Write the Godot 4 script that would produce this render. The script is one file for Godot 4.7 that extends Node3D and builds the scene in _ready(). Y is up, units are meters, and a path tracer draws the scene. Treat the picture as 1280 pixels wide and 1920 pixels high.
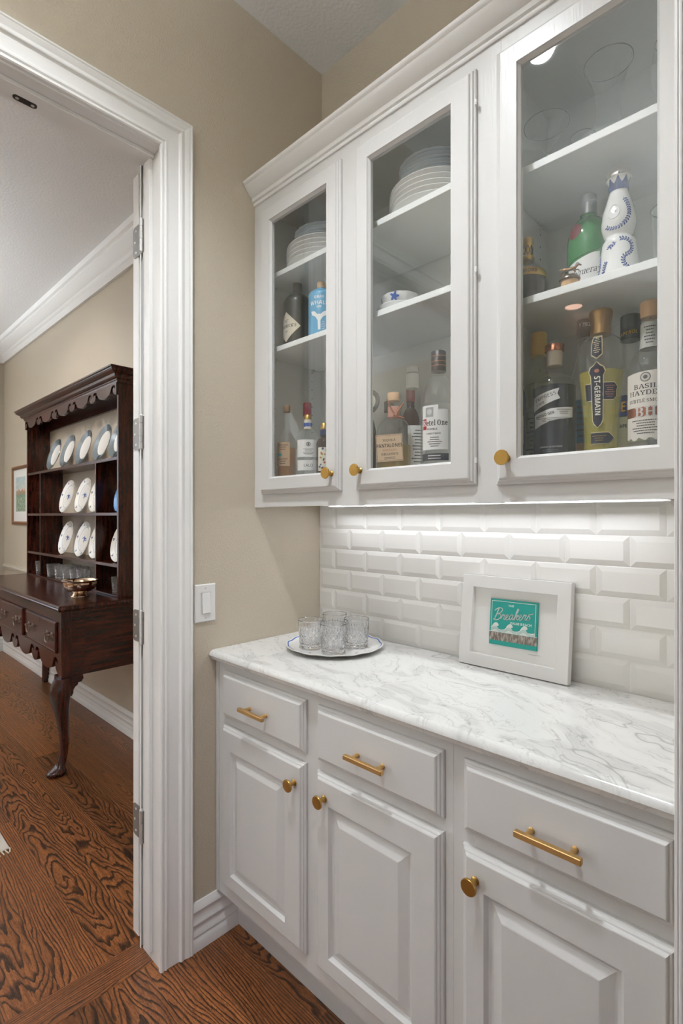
extends Node3D

# ---------------------------------------------------------------- mesh builder
class MB:
	var v := PackedVector3Array()
	var n := PackedVector3Array()
	var uv := PackedVector2Array()
	var ix := PackedInt32Array()
	var xf := Transform3D()
	var grain := 0
	var uvs := 1.0
	var uo := Vector2.ZERO

	func puv(p: Vector3, nn: Vector3) -> Vector2:
		var a := nn.abs()
		var ax := 0
		if a.y >= a.x and a.y >= a.z: ax = 1
		elif a.z >= a.x: ax = 2
		var b := (ax + 1) % 3
		var c := (ax + 2) % 3
		if c == grain:
			var t := b
			b = c
			c = t
		return Vector2(p[b], p[c]) * uvs + uo

	func vert(p: Vector3, nn: Vector3, u = null) -> int:
		var uu: Vector2 = puv(p, nn) if u == null else u
		v.append(xf * p)
		n.append((xf.basis * nn).normalized())
		uv.append(uu)
		return v.size() - 1

	func face(a: int, b: int, c: int) -> void:   # counter-clockwise seen from outside
		ix.append(a); ix.append(c); ix.append(b)

	func tri(a: Vector3, b: Vector3, c: Vector3) -> void:
		var nn := (b - a).cross(c - a)
		if nn.length_squared() < 1e-20: return
		nn = nn.normalized()
		face(vert(a, nn), vert(b, nn), vert(c, nn))

	func quad(a: Vector3, b: Vector3, c: Vector3, d: Vector3) -> void:
		var nn := (c - a).cross(d - b)
		if nn.length_squared() < 1e-20: return
		nn = nn.normalized()
		var i := vert(a, nn)
		vert(b, nn); vert(c, nn); vert(d, nn)
		face(i, i + 1, i + 2); face(i, i + 2, i + 3)

	func box(lo: Vector3, hi: Vector3, bev := 0.0) -> void:
		if bev <= 0.0:
			var p := func(x, y, z): return Vector3(hi.x if x else lo.x, hi.y if y else lo.y, hi.z if z else lo.z)
			quad(p.call(0,0,1), p.call(1,0,1), p.call(1,1,1), p.call(0,1,1))
			quad(p.call(1,0,0), p.call(0,0,0), p.call(0,1,0), p.call(1,1,0))
			quad(p.call(1,0,1), p.call(1,0,0), p.call(1,1,0), p.call(1,1,1))
			quad(p.call(0,0,0), p.call(0,0,1), p.call(0,1,1), p.call(0,1,0))
			quad(p.call(0,1,1), p.call(1,1,1), p.call(1,1,0), p.call(0,1,0))
			quad(p.call(0,0,0), p.call(1,0,0), p.call(1,0,1), p.call(0,0,1))
			return
		var b: float = min(bev, 0.49 * min(hi.x - lo.x, min(hi.y - lo.y, hi.z - lo.z)))
		var l := []
		for k in [[lo.y, b], [lo.y + b, 0.0], [hi.y - b, 0.0], [hi.y, b]]:
			var q: float = k[1]
			var y: float = k[0]
			l.append(PackedVector3Array([
				Vector3(lo.x + b, y, hi.z - q), Vector3(hi.x - b, y, hi.z - q), Vector3(hi.x - q, y, hi.z - b), Vector3(hi.x - q, y, lo.z + b),
				Vector3(hi.x - b, y, lo.z + q), Vector3(lo.x + b, y, lo.z + q), Vector3(lo.x + q, y, lo.z + b), Vector3(lo.x + q, y, hi.z - b)]))
		rings(l, true, true)

	func rings(l: Array, cap0 := false, cap1 := false) -> void:
		for k in l.size() - 1:
			var a: PackedVector3Array = l[k]
			var b: PackedVector3Array = l[k + 1]
			for i in a.size():
				var j := (i + 1) % a.size()
				quad(a[i], a[j], b[j], b[i])
		if cap0: fan(l[0], true)
		if cap1: fan(l[-1], false)

	func fan(p: PackedVector3Array, rev: bool) -> void:
		for i in range(1, p.size() - 1):
			if rev: tri(p[0], p[i + 1], p[i])
			else: tri(p[0], p[i], p[i + 1])

	# open strips of equal point counts, joined in order
	func strips(l: Array) -> void:
		for k in l.size() - 1:
			for i in l[k].size() - 1:
				quad(l[k][i], l[k][i + 1], l[k + 1][i + 1], l[k + 1][i])

	# profile of (radius, height) from bottom to top round the y axis; mod(theta, i) scales the radius
	func lathe(pr: Array, seg := 32, polar := false, mod = null, crease := 40.0, hmod = null) -> void:
		var m := pr.size()
		var lens := [0.0]
		for i in m - 1: lens.append(lens[i] + (pr[i + 1] - pr[i]).length())
		var total: float = max(lens[m - 1], 1e-6)
		for i in m - 1:
			var d: Vector2 = pr[i + 1] - pr[i]
			if d.length() < 1e-7: continue
			var nn := Vector2(d.y, -d.x).normalized()
			var na := nn
			var nb := nn
			if i > 0:
				var e: Vector2 = pr[i] - pr[i - 1]
				if e.length() > 1e-7 and rad_to_deg(abs(e.angle_to(d))) < crease: na = (nn + Vector2(e.y, -e.x).normalized()).normalized()
			if i < m - 2:
				var e2: Vector2 = pr[i + 2] - pr[i + 1]
				if e2.length() > 1e-7 and rad_to_deg(abs(d.angle_to(e2))) < crease: nb = (nn + Vector2(e2.y, -e2.x).normalized()).normalized()
			var base := v.size()
			for s in seg + 1:
				var t := TAU * s / seg
				var sn := sin(t)
				var cs := cos(t)
				for k in 2:
					var q: Vector2 = pr[i + k]
					var f: float = mod.call(t, i + k) if mod != null else 1.0
					var hy: float = hmod.call(t, i + k) if hmod != null else 0.0
					var nv: Vector2 = na if k == 0 else nb
					var p := Vector3(sn * q.x * f, q.y + hy, cs * q.x * f)
					var u := Vector2(float(s) / seg, lens[i + k] / total) if polar else Vector2(t * 0.05, q.y) * uvs
					vert(p, Vector3(sn * nv.x, nv.y, cs * nv.x), u)
			for s in seg:
				var a := base + s * 2
				if pr[i].x > 1e-7: face(a, a + 2, a + 3)
				if pr[i + 1].x > 1e-7: face(a, a + 3, a + 1)

	# polygon in the xy plane, pushed from z0 to z1; edges smoothed below 35 degrees
	func prism(poly: PackedVector2Array, z0: float, z1: float, caps := true) -> void:
		var p := poly.duplicate()
		if Geometry2D.is_polygon_clockwise(p): p.reverse()
		var m := p.size()
		for i in m:
			var a := p[i]
			var b := p[(i + 1) % m]
			var d := b - a
			if d.length() < 1e-7: continue
			var nn := Vector2(d.y, -d.x).normalized()
			var e0 := a - p[(i + m - 1) % m]
			var e1 := p[(i + 2) % m] - b
			var na := nn
			var nb := nn
			if abs(e0.angle_to(d)) < 0.62: na = (nn + Vector2(e0.y, -e0.x).normalized()).normalized()
			if abs(d.angle_to(e1)) < 0.62: nb = (nn + Vector2(e1.y, -e1.x).normalized()).normalized()
			var k := vert(Vector3(a.x, a.y, z1), Vector3(na.x, na.y, 0))
			vert(Vector3(a.x, a.y, z0), Vector3(na.x, na.y, 0))
			vert(Vector3(b.x, b.y, z0), Vector3(nb.x, nb.y, 0))
			vert(Vector3(b.x, b.y, z1), Vector3(nb.x, nb.y, 0))
			face(k, k + 1, k + 2); face(k, k + 2, k + 3)
		if not caps: return
		var t := Geometry2D.triangulate_polygon(p)
		for i in range(0, t.size(), 3):
			var a := p[t[i]]
			var b := p[t[i + 1]]
			var c := p[t[i + 2]]
			if (b - a).cross(c - a) < 0:
				var q := b
				b = c
				c = q
			tri(Vector3(a.x, a.y, z1), Vector3(b.x, b.y, z1), Vector3(c.x, c.y, z1))
			tri(Vector3(a.x, a.y, z0), Vector3(c.x, c.y, z0), Vector3(b.x, b.y, z0))

	# smooth loft of closed rings (each counter-clockwise seen from the end of the path)
	func loft(l: Array, cap0 := true, cap1 := true) -> void:
		var m: int = l[0].size()
		var base := v.size()
		for k in l.size():
			for i in m:
				var a: Vector3 = l[k][(i + 1) % m] - l[k][(i + m - 1) % m]
				var b: Vector3 = l[min(k + 1, l.size() - 1)][i] - l[max(k - 1, 0)][i]
				vert(l[k][i], a.cross(b).normalized())
		for k in l.size() - 1:
			for i in m:
				var j := (i + 1) % m
				face(base + k * m + i, base + k * m + j, base + (k + 1) * m + j)
				face(base + k * m + i, base + (k + 1) * m + j, base + (k + 1) * m + i)
		if cap0: fan(l[0], true)
		if cap1: fan(l[-1], false)

	func tube(pts: Array, r: float, seg := 8, closed := false) -> void:
		var l := []
		var m := pts.size()
		var last := Vector3(0.31, 0.77, 0.55)
		for k in (m + 1 if closed else m):
			var a: Vector3 = pts[(k + m - 1) % m] if closed or k > 0 else pts[0]
			var b: Vector3 = pts[(k + 1) % m] if closed or k < m - 1 else pts[m - 1]
			var t := (b - a).normalized()
			var u := t.cross(last).normalized() if k == 0 else (last - t * last.dot(t)).normalized()
			last = u
			var w := t.cross(u)
			var ring := PackedVector3Array()
			for i in seg: ring.append(pts[k % m] + (u * cos(TAU * i / seg) + w * sin(TAU * i / seg)) * r)
			l.append(ring)
		loft(l, not closed, not closed)

	func mesh() -> ArrayMesh:
		var a := []
		a.resize(Mesh.ARRAY_MAX)
		a[Mesh.ARRAY_VERTEX] = v
		a[Mesh.ARRAY_NORMAL] = n
		a[Mesh.ARRAY_TEX_UV] = uv
		a[Mesh.ARRAY_INDEX] = ix
		var m := ArrayMesh.new()
		m.add_surface_from_arrays(Mesh.PRIMITIVE_TRIANGLES, a)
		return m

# ---------------------------------------------------------------- nodes
var used := {}
var M := {}
var rng := RandomNumberGenerator.new()

func numbered(called: String) -> String:
	var k: int = used.get(called, 0)
	used[called] = k + 1
	return called if k == 0 else "%s_%03d" % [called, k]

func thing(called: String, label: String, category: String, at := Vector3.ZERO, group := "") -> Node3D:
	var o := Node3D.new()
	o.name = numbered(called)
	add_child(o)
	o.position = at
	o.set_meta("label", label)
	o.set_meta("category", category)
	if group: o.set_meta("group", group)
	return o

func struct(called: String) -> Node3D:
	var o := Node3D.new()
	o.name = called
	add_child(o)
	o.set_meta("kind", "structure")
	return o

func obj(called: String, mb, mat: Material, parent: Node) -> MeshInstance3D:
	var o := MeshInstance3D.new()
	o.name = called
	o.mesh = mb if mb is Mesh else mb.mesh()
	o.material_override = mat
	parent.add_child(o, true)
	return o

func node(called: String, parent: Node) -> Node3D:
	var o := Node3D.new()
	o.name = called
	parent.add_child(o, true)
	return o

func copy(o: Node3D, at: Vector3, label: String) -> Node3D:
	var c: Node3D = o.duplicate()
	c.name = numbered(str(o.name).split("_0")[0])
	add_child(c)
	c.position = at
	c.set_meta("label", label)
	return c

func bx(lo: Vector3, hi: Vector3, bev := 0.0, grain := 0, uvs := 1.0, uo := Vector2.ZERO) -> MB:
	var m := MB.new()
	m.grain = grain
	m.uvs = uvs
	m.uo = uo
	m.box(lo, hi, bev)
	return m

func R(x0: float, y0: float, x1: float, y1: float, z: float) -> PackedVector3Array:
	return PackedVector3Array([Vector3(x0, y0, z), Vector3(x1, y0, z), Vector3(x1, y1, z), Vector3(x0, y1, z)])

func V(x: float, y: float) -> Vector2: return Vector2(x, y)
func P(x: float, y: float, z: float) -> Vector3: return Vector3(x, y, z)

func spline(p: Array, sub := 6) -> Array:
	var o := []
	for i in p.size() - 1:
		var a = p[max(i - 1, 0)]
		var d = p[min(i + 2, p.size() - 1)]
		for k in sub: o.append(p[i].cubic_interpolate(p[i + 1], a, d, float(k) / sub))
	o.append(p[-1])
	return o

# ---------------------------------------------------------------- materials
func mat(c: Color, rough := 0.5, metal := 0.0) -> StandardMaterial3D:
	var m := StandardMaterial3D.new()
	m.albedo_color = c
	m.roughness = rough
	m.metallic = metal
	return m

func c8(r: int, g: int, b: int) -> Color: return Color8(r, g, b)

func pane(c: Color, a: float) -> StandardMaterial3D:
	var m := mat(Color(c.r, c.g, c.b, a), 0.02)
	m.transparency = BaseMaterial3D.TRANSPARENCY_ALPHA
	return m

func solid_glass(c: Color, scale := 0.05) -> StandardMaterial3D:
	var m := mat(Color(c.r, c.g, c.b, 0.0), 0.0)
	m.refraction_enabled = true
	m.refraction_scale = scale
	return m

func noise(seed_: int, freq: float, oct := 3, type := FastNoiseLite.TYPE_SIMPLEX_SMOOTH) -> FastNoiseLite:
	var f := FastNoiseLite.new()
	f.seed = seed_
	f.frequency = freq
	f.noise_type = type
	f.fractal_octaves = oct
	return f

func relief(m: StandardMaterial3D, freq: float, cm: float, tiles: float, sd: int) -> StandardMaterial3D:
	var t := NoiseTexture2D.new()
	t.width = 512
	t.height = 512
	t.seamless = true
	t.noise = noise(sd, freq, 2)
	m.heightmap_enabled = true
	m.heightmap_texture = t
	m.heightmap_scale = cm
	m.uv1_triplanar = true
	m.uv1_world_triplanar = true
	m.uv1_scale = Vector3.ONE * tiles
	return m

func image(w: int, h: int, f: Callable) -> ImageTexture:
	var d := PackedByteArray()
	d.resize(w * h * 3)
	var k := 0
	for y in h:
		for x in w:
			var c: Color = f.call((x + 0.5) / w, (y + 0.5) / h)
			d[k] = clampi(int(c.r * 255.0), 0, 255)
			d[k + 1] = clampi(int(c.g * 255.0), 0, 255)
			d[k + 2] = clampi(int(c.b * 255.0), 0, 255)
			k += 3
	return ImageTexture.create_from_image(Image.create_from_data(w, h, false, Image.FORMAT_RGB8, d))

func tex(t: Texture2D, rough := 0.4, tint := Color.WHITE) -> StandardMaterial3D:
	var m := mat(tint, rough)
	m.albedo_texture = t
	return m

const ROWS := 8

# eight boards of plain-sawn oak, one under another: rings of a leaning trunk cut by each board
func oak_boards() -> ImageTexture:
	var w := 1280
	var h := 1280
	var rh := h / ROWS
	var nw := noise(3, 0.9, 3)
	var nf := noise(5, 1.0, 2)
	var d := PackedByteArray()
	d.resize(w * h * 3)
	var r := RandomNumberGenerator.new()
	r.seed = 11
	var spec := []
	for i in ROWS:
		var straight := i % 4 == 3
		# lateral offset of the pith, depth of the cut, slope along the board, ring spacing, tone, noise offset
		spec.append([r.randf_range(0.9, 1.5) if straight else r.randf_range(-0.25, 0.25), r.randf_range(-0.9, -0.1), r.randf_range(0.7, 1.5) * (1.0 if i % 2 == 0 else -1.0), r.randf_range(0.055, 0.08), r.randf_range(0.92, 1.08), r.randf() * 50.0])
	var light := Color8(162, 100, 54)
	var mid := Color8(128, 77, 41)
	var dark := Color8(40, 24, 15)
	var k := 0
	for y in h:
		var s: Array = spec[y / rh]
		var yy := float(y % rh) / rh - 0.5
		for x in w:
			var u := float(x) / w
			var wob := nw.get_noise_3d(u * 3.4, yy * 1.2, s[5])
			var dep: float = s[1] + s[2] * 1.6 * u + wob * 0.5
			var rad := sqrt((yy - s[0]) * (yy - s[0]) + dep * dep * 0.22 + 0.0006)
			var ring: float = rad / s[3] + nw.get_noise_3d(u * 11.0, yy * 6.0, s[5] + 9.0) * 0.4
			var fr: float = ring - floorf(ring)
			var line: float = smoothstep(0.5, 0.92, fr) * (1.0 - smoothstep(0.93, 1.0, fr))
			var pore := nf.get_noise_3d(u * 70.0, yy * 90.0, s[5])
			line = clampf(line * (0.95 + 1.1 * pore) , 0.0, 1.0)
			var c := mid.lerp(light, clampf(0.5 + nw.get_noise_3d(u * 5.0, yy * 14.0, s[5] + 30.0) * 1.1 + pore * 0.3, 0.0, 1.0))
			c = c.lerp(dark, line * 0.93)
			if pore < -0.34: c = c.lerp(dark, 0.4)
			d[k] = clampi(int(c.r * 255.0 * s[4]), 0, 255)
			d[k + 1] = clampi(int(c.g * 255.0 * s[4]), 0, 255)
			d[k + 2] = clampi(int(c.b * 255.0 * s[4]), 0, 255)
			k += 3
	return ImageTexture.create_from_image(Image.create_from_data(w, h, false, Image.FORMAT_RGB8, d))

func marble_tex() -> ImageTexture:
	var warp := noise(21, 2.6, 4)
	var n1 := noise(26, 3.4, 3)
	var n2 := noise(27, 8.0, 3)
	var n3 := noise(28, 19.0, 3)
	var mask := noise(23, 3.2, 3)
	var cloud := noise(24, 4.0, 4)
	var base := Color8(225, 224, 220)
	var grey := Color8(120, 118, 117)
	return image(1280, 512, func(a: float, b: float):
		var x := a * 1.3
		var z := b * 0.52
		var wx := warp.get_noise_2d(x, z) * 0.16
		var wz := warp.get_noise_2d(x + 7.0, z - 3.0) * 0.10
		# veins run along the slab, slightly slanted
		var u := (x * 0.95 + z * 0.34) * 0.42 + wx * 0.7
		var w := (z * 0.95 - x * 0.36) * 1.9 + wz * 1.2
		var k := mask.get_noise_2d(u * 2.6, w * 1.3)
		var v1: float = 1.0 - smoothstep(0.0, 0.035 + 0.03 * absf(k), absf(n1.get_noise_2d(u * 1.2, w)))
		var v2: float = 1.0 - smoothstep(0.0, 0.05, absf(n2.get_noise_2d(u * 1.3, w * 0.9)))
		var v3: float = 1.0 - smoothstep(0.0, 0.09, absf(n3.get_noise_2d(u * 1.5, w * 0.8)))
		var c := cloud.get_noise_2d(u * 2.2, w * 1.4)
		var e := cloud.get_noise_2d(u * 3.0 + 20.0, w * 2.0)
		var g: float = v1 * 0.34 * clampf(0.35 + k * 1.5, 0.0, 1.0) + v2 * 0.34 * clampf(0.2 - k * 1.4 + c * 1.2, 0.0, 1.0) + v3 * 0.26 * clampf(0.3 + e * 2.4, 0.0, 1.0)
		g += clampf(c * 0.34, 0.0, 0.14) + clampf(0.1 - absf(n1.get_noise_2d(u * 1.2, w)) * 0.6, 0.0, 0.1) * clampf(0.3 + k, 0.0, 1.0)
		return base.lerp(grey, clampf(g, 0.0, 0.75)))

func dark_wood_tex() -> ImageTexture:
	var a := noise(31, 1.0, 3)
	var b := noise(32, 1.0, 2)
	return image(512, 512, func(x: float, y: float):
		var s := a.get_noise_2d(x * 2.0, y * 26.0)
		var f := b.get_noise_2d(x * 14.0, y * 220.0)
		var t: float = clamp(0.5 + s * 0.9 + f * 0.55, 0.0, 1.0)
		return Color8(36, 16, 11).lerp(Color8(84, 38, 24), t))

func flower(p: Vector2, r: float) -> float:
	var a := p.angle()
	var q: float = p.length() / r
	return 1.0 if q < 0.62 + 0.38 * cos(a * 5.0) * sin(a * 2.0 + 1.0) else 0.0

# polar picture: u round the plate, v along the profile (first the underside, then the face towards the middle)
func plate_tex(kind: int) -> ImageTexture:
	var white := Color8(232, 230, 226)
	var blue := Color8(62, 88, 150)
	var slate := Color8(84, 94, 98)
	return image(512, 256, func(u: float, v: float):
		# v 0..0.5 underside, 0.5 rim .. 1 centre
		var rr := (1.0 - v) * 2.0
		if kind == 0:      # slate rim
			if rr > 1.0: return slate if rr < 1.35 else white
			if rr > 0.66: return slate
			if rr > 0.645: return Color8(58, 66, 70)
			return white
		if kind == 1:      # blue flowers with a beaded ring
			if rr > 1.0: return white
			var a := u * TAU
			var p := Vector2(cos(a), sin(a)) * rr
			if abs(rr - 0.665) < 0.018 and sin(a * 60.0) > -0.2: return white.lerp(Color8(70, 80, 98), 0.75)
			if rr > 0.72:
				for k in 6:
					var c := Vector2(cos(TAU * k / 6.0 + 0.4), sin(TAU * k / 6.0 + 0.4)) * 0.86
					if flower((p - c).rotated(float(k)), 0.10) > 0.5: return Color8(88, 98, 124)
			elif flower(p, 0.22) > 0.5: return blue
			elif abs(p.x - 0.08 * sin(p.y * 9.0)) < 0.025 and abs(p.y) < 0.34: return Color8(96, 112, 150)
			return white
		# kind 2: tray with a blue edge line, soft tan sprigs inside
		if rr > 1.0: return white
		if rr > 0.93 and rr < 0.957: return Color8(56, 104, 182)
		var b := u * TAU
		if rr > 0.62 and rr < 0.84 and sin(b * 9.0 + sin(rr * 30.0) * 1.4) > 0.93: return Color8(196, 178, 160)
		if rr > 0.66 and rr < 0.8 and sin(b * 17.0 + rr * 12.0) > 0.97: return Color8(150, 170, 200)
		return white)

func make_materials() -> void:
	M.paint = relief(mat(c8(213, 211, 208), 0.33), 0.035, 0.016, 3.0, 41)
	M.paint.uv1_scale = Vector3(9.0, 0.8, 9.0)
	M.trim = mat(c8(235, 233, 230), 0.35)
	M.wall = relief(mat(c8(198, 186, 167), 0.42), 0.11, 0.085, 2.2, 42)
	M.paper = relief(mat(c8(188, 178, 162), 0.8), 0.2, 0.01, 2.0, 46)
	M.white_wall = mat(c8(228, 226, 222), 0.7)
	M.ceiling = relief(mat(c8(236, 235, 234), 0.9), 0.075, 0.09, 1.6, 43)
	M.inside = mat(c8(238, 239, 235), 0.5)
	M.brass = mat(c8(214, 176, 118), 0.42, 1.0)
	M.knob = mat(c8(194, 156, 88), 0.34, 1.0)
	M.steel = mat(c8(214, 211, 208), 0.3, 0.6)
	M.darksteel = mat(c8(132, 128, 124), 0.4, 0.5)
	M.worn = mat(c8(70, 66, 62), 0.5, 0.8)
	M.hole = mat(c8(40, 38, 36), 0.8)
	M.tile = mat(c8(233, 231, 226), 0.12)
	M.grout = mat(c8(236, 234, 230), 0.85)
	M.marble = tex(marble_tex(), 0.16)
	M.marble.uv1_triplanar = true
	M.marble.uv1_world_triplanar = true
	M.marble.uv1_scale = Vector3(1.0 / 1.3, 1.0 / 0.52, 1.0 / 0.52)
	var oak := oak_boards()
	M.oak = []
	for t in [1.0, 0.9, 1.0, 0.82]:
		M.oak.append(tex(oak, 0.36, Color(t, t, t).clamp(Color.BLACK, Color.WHITE)))
	M.oak_dark = tex(oak, 0.33, Color(0.62, 0.56, 0.56))
	M.threshold = tex(oak, 0.4, Color(0.95, 0.95, 0.95))
	M.gap = mat(c8(24, 15, 10), 0.8)
	var dw := dark_wood_tex()
	M.dresser = tex(dw, 0.24)
	M.dresser_front = tex(dw, 0.24, Color(1.0, 0.9, 0.95))
	M.pewter = mat(c8(120, 104, 92), 0.28, 1.0)
	M.glass = pane(Color(0.55, 0.68, 0.64), 0.014)
	M.bottle = pane(Color(0.70, 0.76, 0.74), 0.025)
	M.thin = pane(Color(0.8, 0.86, 0.85), 0.04)
	M.stemware = pane(Color(0.88, 0.93, 0.91), 0.10)
	M.crystal = solid_glass(Color(1, 1, 1))
	M.crystal.albedo_color = Color(1, 1, 1, 0.045)
	M.china = mat(c8(232, 231, 227), 0.14)
	M.slate_plate = tex(plate_tex(0), 0.14)
	M.blue_plate = tex(plate_tex(1), 0.14)
	M.tray = tex(plate_tex(2), 0.14)
	M.white = mat(c8(236, 234, 230), 0.55)
	M.cream = mat(c8(226, 216, 196), 0.6)
	M.black = mat(c8(22, 21, 22), 0.3)
	M.ink = mat(c8(38, 36, 38), 0.6)
	M.gold = mat(c8(206, 168, 92), 0.28, 1.0)
	M.bronze = mat(c8(176, 142, 92), 0.38, 0.9)
	M.silver = mat(c8(214, 210, 206), 0.14, 1.0)
	M.cork = mat(c8(204, 164, 122), 0.8)
	M.teal = mat(c8(28, 158, 146), 0.5)

# ---------------------------------------------------------------- lettering
var fonts := {}
func font(kind: String) -> Font:
	if not fonts.has(kind):
		var f := SystemFont.new()
		f.font_names = PackedStringArray(["Droid Serif" if kind.begins_with("serif") else "Droid Sans"])
		if kind.ends_with("bold"): f.font_weight = 700
		fonts[kind] = f
	return fonts[kind]

# text as thin relief; place(Vector2) gives [point, normal]; the text is centred on c, h is the height of a capital
func letters(text: String, kind: String, h: float, c: Vector2, place: Callable, m: Material, parent: Node, wide := 1.0, slant := 0.0, turn := 0.0) -> void:
	var t := TextMesh.new()
	t.text = text
	t.font = font(kind)
	t.font_size = 32
	t.pixel_size = h / 23.0
	t.depth = 0.0
	t.curve_step = 2.0
	var a := t.get_mesh_arrays()
	if a.is_empty() or a[Mesh.ARRAY_VERTEX] == null: return
	var src: PackedVector3Array = a[Mesh.ARRAY_VERTEX]
	var nv := PackedVector3Array()
	var nn := PackedVector3Array()
	for p in src:
		var q := Vector2(p.x * wide + p.y * slant, p.y).rotated(turn) + c
		var r: Array = place.call(q)
		nv.append(r[0] + r[1] * 0.0003)
		nn.append(r[1])
	var b := []
	b.resize(Mesh.ARRAY_MAX)
	b[Mesh.ARRAY_VERTEX] = nv
	b[Mesh.ARRAY_NORMAL] = nn
	b[Mesh.ARRAY_INDEX] = a[Mesh.ARRAY_INDEX]
	var am := ArrayMesh.new()
	am.add_surface_from_arrays(Mesh.PRIMITIVE_TRIANGLES, b)
	obj("lettering", am, m, parent)

func on_cyl(r: float, al: float) -> Callable:
	return func(q: Vector2):
		var a := al + q.x / r
		var nr := Vector3(sin(a), 0, cos(a))
		return [Vector3(nr.x * r, q.y, nr.z * r), nr]

func on_flat(z: float) -> Callable:
	return func(q: Vector2): return [Vector3(q.x, q.y, z), Vector3(0, 0, 1)]

# a printed label: polygon (arc length, height) bent round a cylinder or laid flat
func label(called: String, poly: Array, place: Callable, m: Material, parent: Node, step := 0.006, ystep := 1.0) -> MeshInstance3D:
	var pl := PackedVector2Array(poly)
	var lo := pl[0]
	var hi := pl[0]
	for p in pl:
		lo = lo.min(p)
		hi = hi.max(p)
	var mb := MB.new()
	var x := lo.x
	while x < hi.x - 1e-6:
		var x2: float = min(x + step, hi.x)
		var parts := []
		var yy := lo.y
		while yy < hi.y - 1e-6:
			var y2: float = min(yy + ystep, hi.y)
			parts.append_array(Geometry2D.intersect_polygons(pl, PackedVector2Array([V(x, yy), V(x2, yy), V(x2, y2), V(x, y2)])))
			yy = y2
		for part in parts:
			var t := Geometry2D.triangulate_polygon(part)
			for i in range(0, t.size(), 3):
				var q := [part[t[i]], part[t[i + 1]], part[t[i + 2]]]
				if (q[1] - q[0]).cross(q[2] - q[0]) < 0: q.reverse()
				var id := []
				for p in q:
					var r: Array = place.call(p)
					id.append(mb.vert(r[0] + r[1] * 0.0002, r[1], p * 8.0))
				mb.face(id[0], id[1], id[2])
		x = x2
	return obj(called, mb, m, parent)

func rect(x0: float, y0: float, x1: float, y1: float) -> Array:
	return [V(x0, y0), V(x1, y0), V(x1, y1), V(x0, y1)]

func circle(c: Vector2, r: float, k := 20, sy := 1.0) -> Array:
	var o := []
	for i in k: o.append(c + Vector2(cos(TAU * i / k), sin(TAU * i / k) * sy) * r)
	return o

# short printed lines too small to read
func small_print(x0: float, x1: float, y0: float, y1: float, rows: int, place: Callable, parent: Node, m: Material = null) -> void:
	var mb := MB.new()
	for i in rows:
		var y: float = lerp(y1, y0, (i + 0.5) / rows)
		var t: float = (y1 - y0) / rows * 0.16
		var sh = 0.5 - 0.5 * abs(sin(i * 2.3 + rows)) * 0.5
		var xm := (x0 + x1) / 2
		var x := lerpf(xm, x0, sh * 2.0)
		var xe := lerpf(xm, x1, sh * 2.0)
		while x < xe:
			var x2 := minf(x + 0.0022 + 0.0016 * abs(sin(x * 4000.0)), xe)
			var id := []
			for p in [V(x, y - t), V(x2, y - t), V(x2, y + t), V(x, y + t)]:
				var r: Array = place.call(p)
				id.append(mb.vert(r[0] + r[1] * 0.0004, r[1]))
			mb.face(id[0], id[1], id[2])
			mb.face(id[0], id[2], id[3])
			x = x2 + 0.0007
	if mb.v.size(): obj("small_print", mb, m if m else M.ink, parent)


# ---------------------------------------------------------------- building blocks
func edge_steps(x0: float, y0: float, x1: float, y1: float, z0: float, z1: float) -> Array:
	var t := z1 - z0
	var l := []
	for k in [[0.0, 0.0], [0.0, 0.30], [0.0012, 0.40], [0.0040, 0.45], [0.0050, 0.50], [0.0056, 0.60], [0.0072, 0.68], [0.0100, 0.72], [0.0110, 0.78], [0.0118, 0.88], [0.0136, 0.97], [0.0152, 1.0]]:
		l.append(R(x0 + k[0], y0 + k[0], x1 - k[0], y1 - k[0], z0 + t * k[1]))
	return l

func glazed_door(parent: Node, o: Vector4, g: Vector4, z0: float, z1: float, knob_at: Vector2) -> void:
	var d := node("door", parent)
	var m := MB.new()
	var l := edge_steps(o.x, o.y, o.z, o.w, z0, z1)
	l.append(R(g.x - 0.006, g.y - 0.006, g.z + 0.006, g.w + 0.006, z1))
	l.append(R(g.x - 0.005, g.y - 0.005, g.z + 0.005, g.w + 0.005, z1 - 0.003))
	l.append(R(g.x, g.y, g.z, g.w, z1 - 0.010))
	l.append(R(g.x, g.y, g.z, g.w, z0))
	l.append(R(o.x, o.y, o.z, o.w, z0))
	m.rings(l)
	obj("door_frame", m, M.paint, d)
	obj("glass_pane", bx(P(g.x - 0.001, g.y - 0.001, z0 + 0.0085), P(g.z + 0.001, g.w + 0.001, z0 + 0.0086)), M.glass, d)
	knob(d, P(knob_at.x, knob_at.y, z1))

func panel_door(parent: Node, o: Vector4, g: Vector4, z0: float, z1: float, knob_at: Vector2) -> void:
	var d := node("door", parent)
	var m := MB.new()
	var l := edge_steps(o.x, o.y, o.z, o.w, z0, z1)
	for k in [[0.0, 0.0], [0.003, 0.0045], [0.006, 0.009], [0.012, 0.0105], [0.016, 0.0095], [0.036, 0.001], [0.038, 0.0005]]:
		l.append(R(g.x + k[0], g.y + k[0], g.z - k[0], g.w - k[0], z1 - k[1]))
	m.rings(l, true, true)
	obj("door_panel", m, M.paint, d)
	knob(d, P(knob_at.x, knob_at.y, z1))

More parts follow.
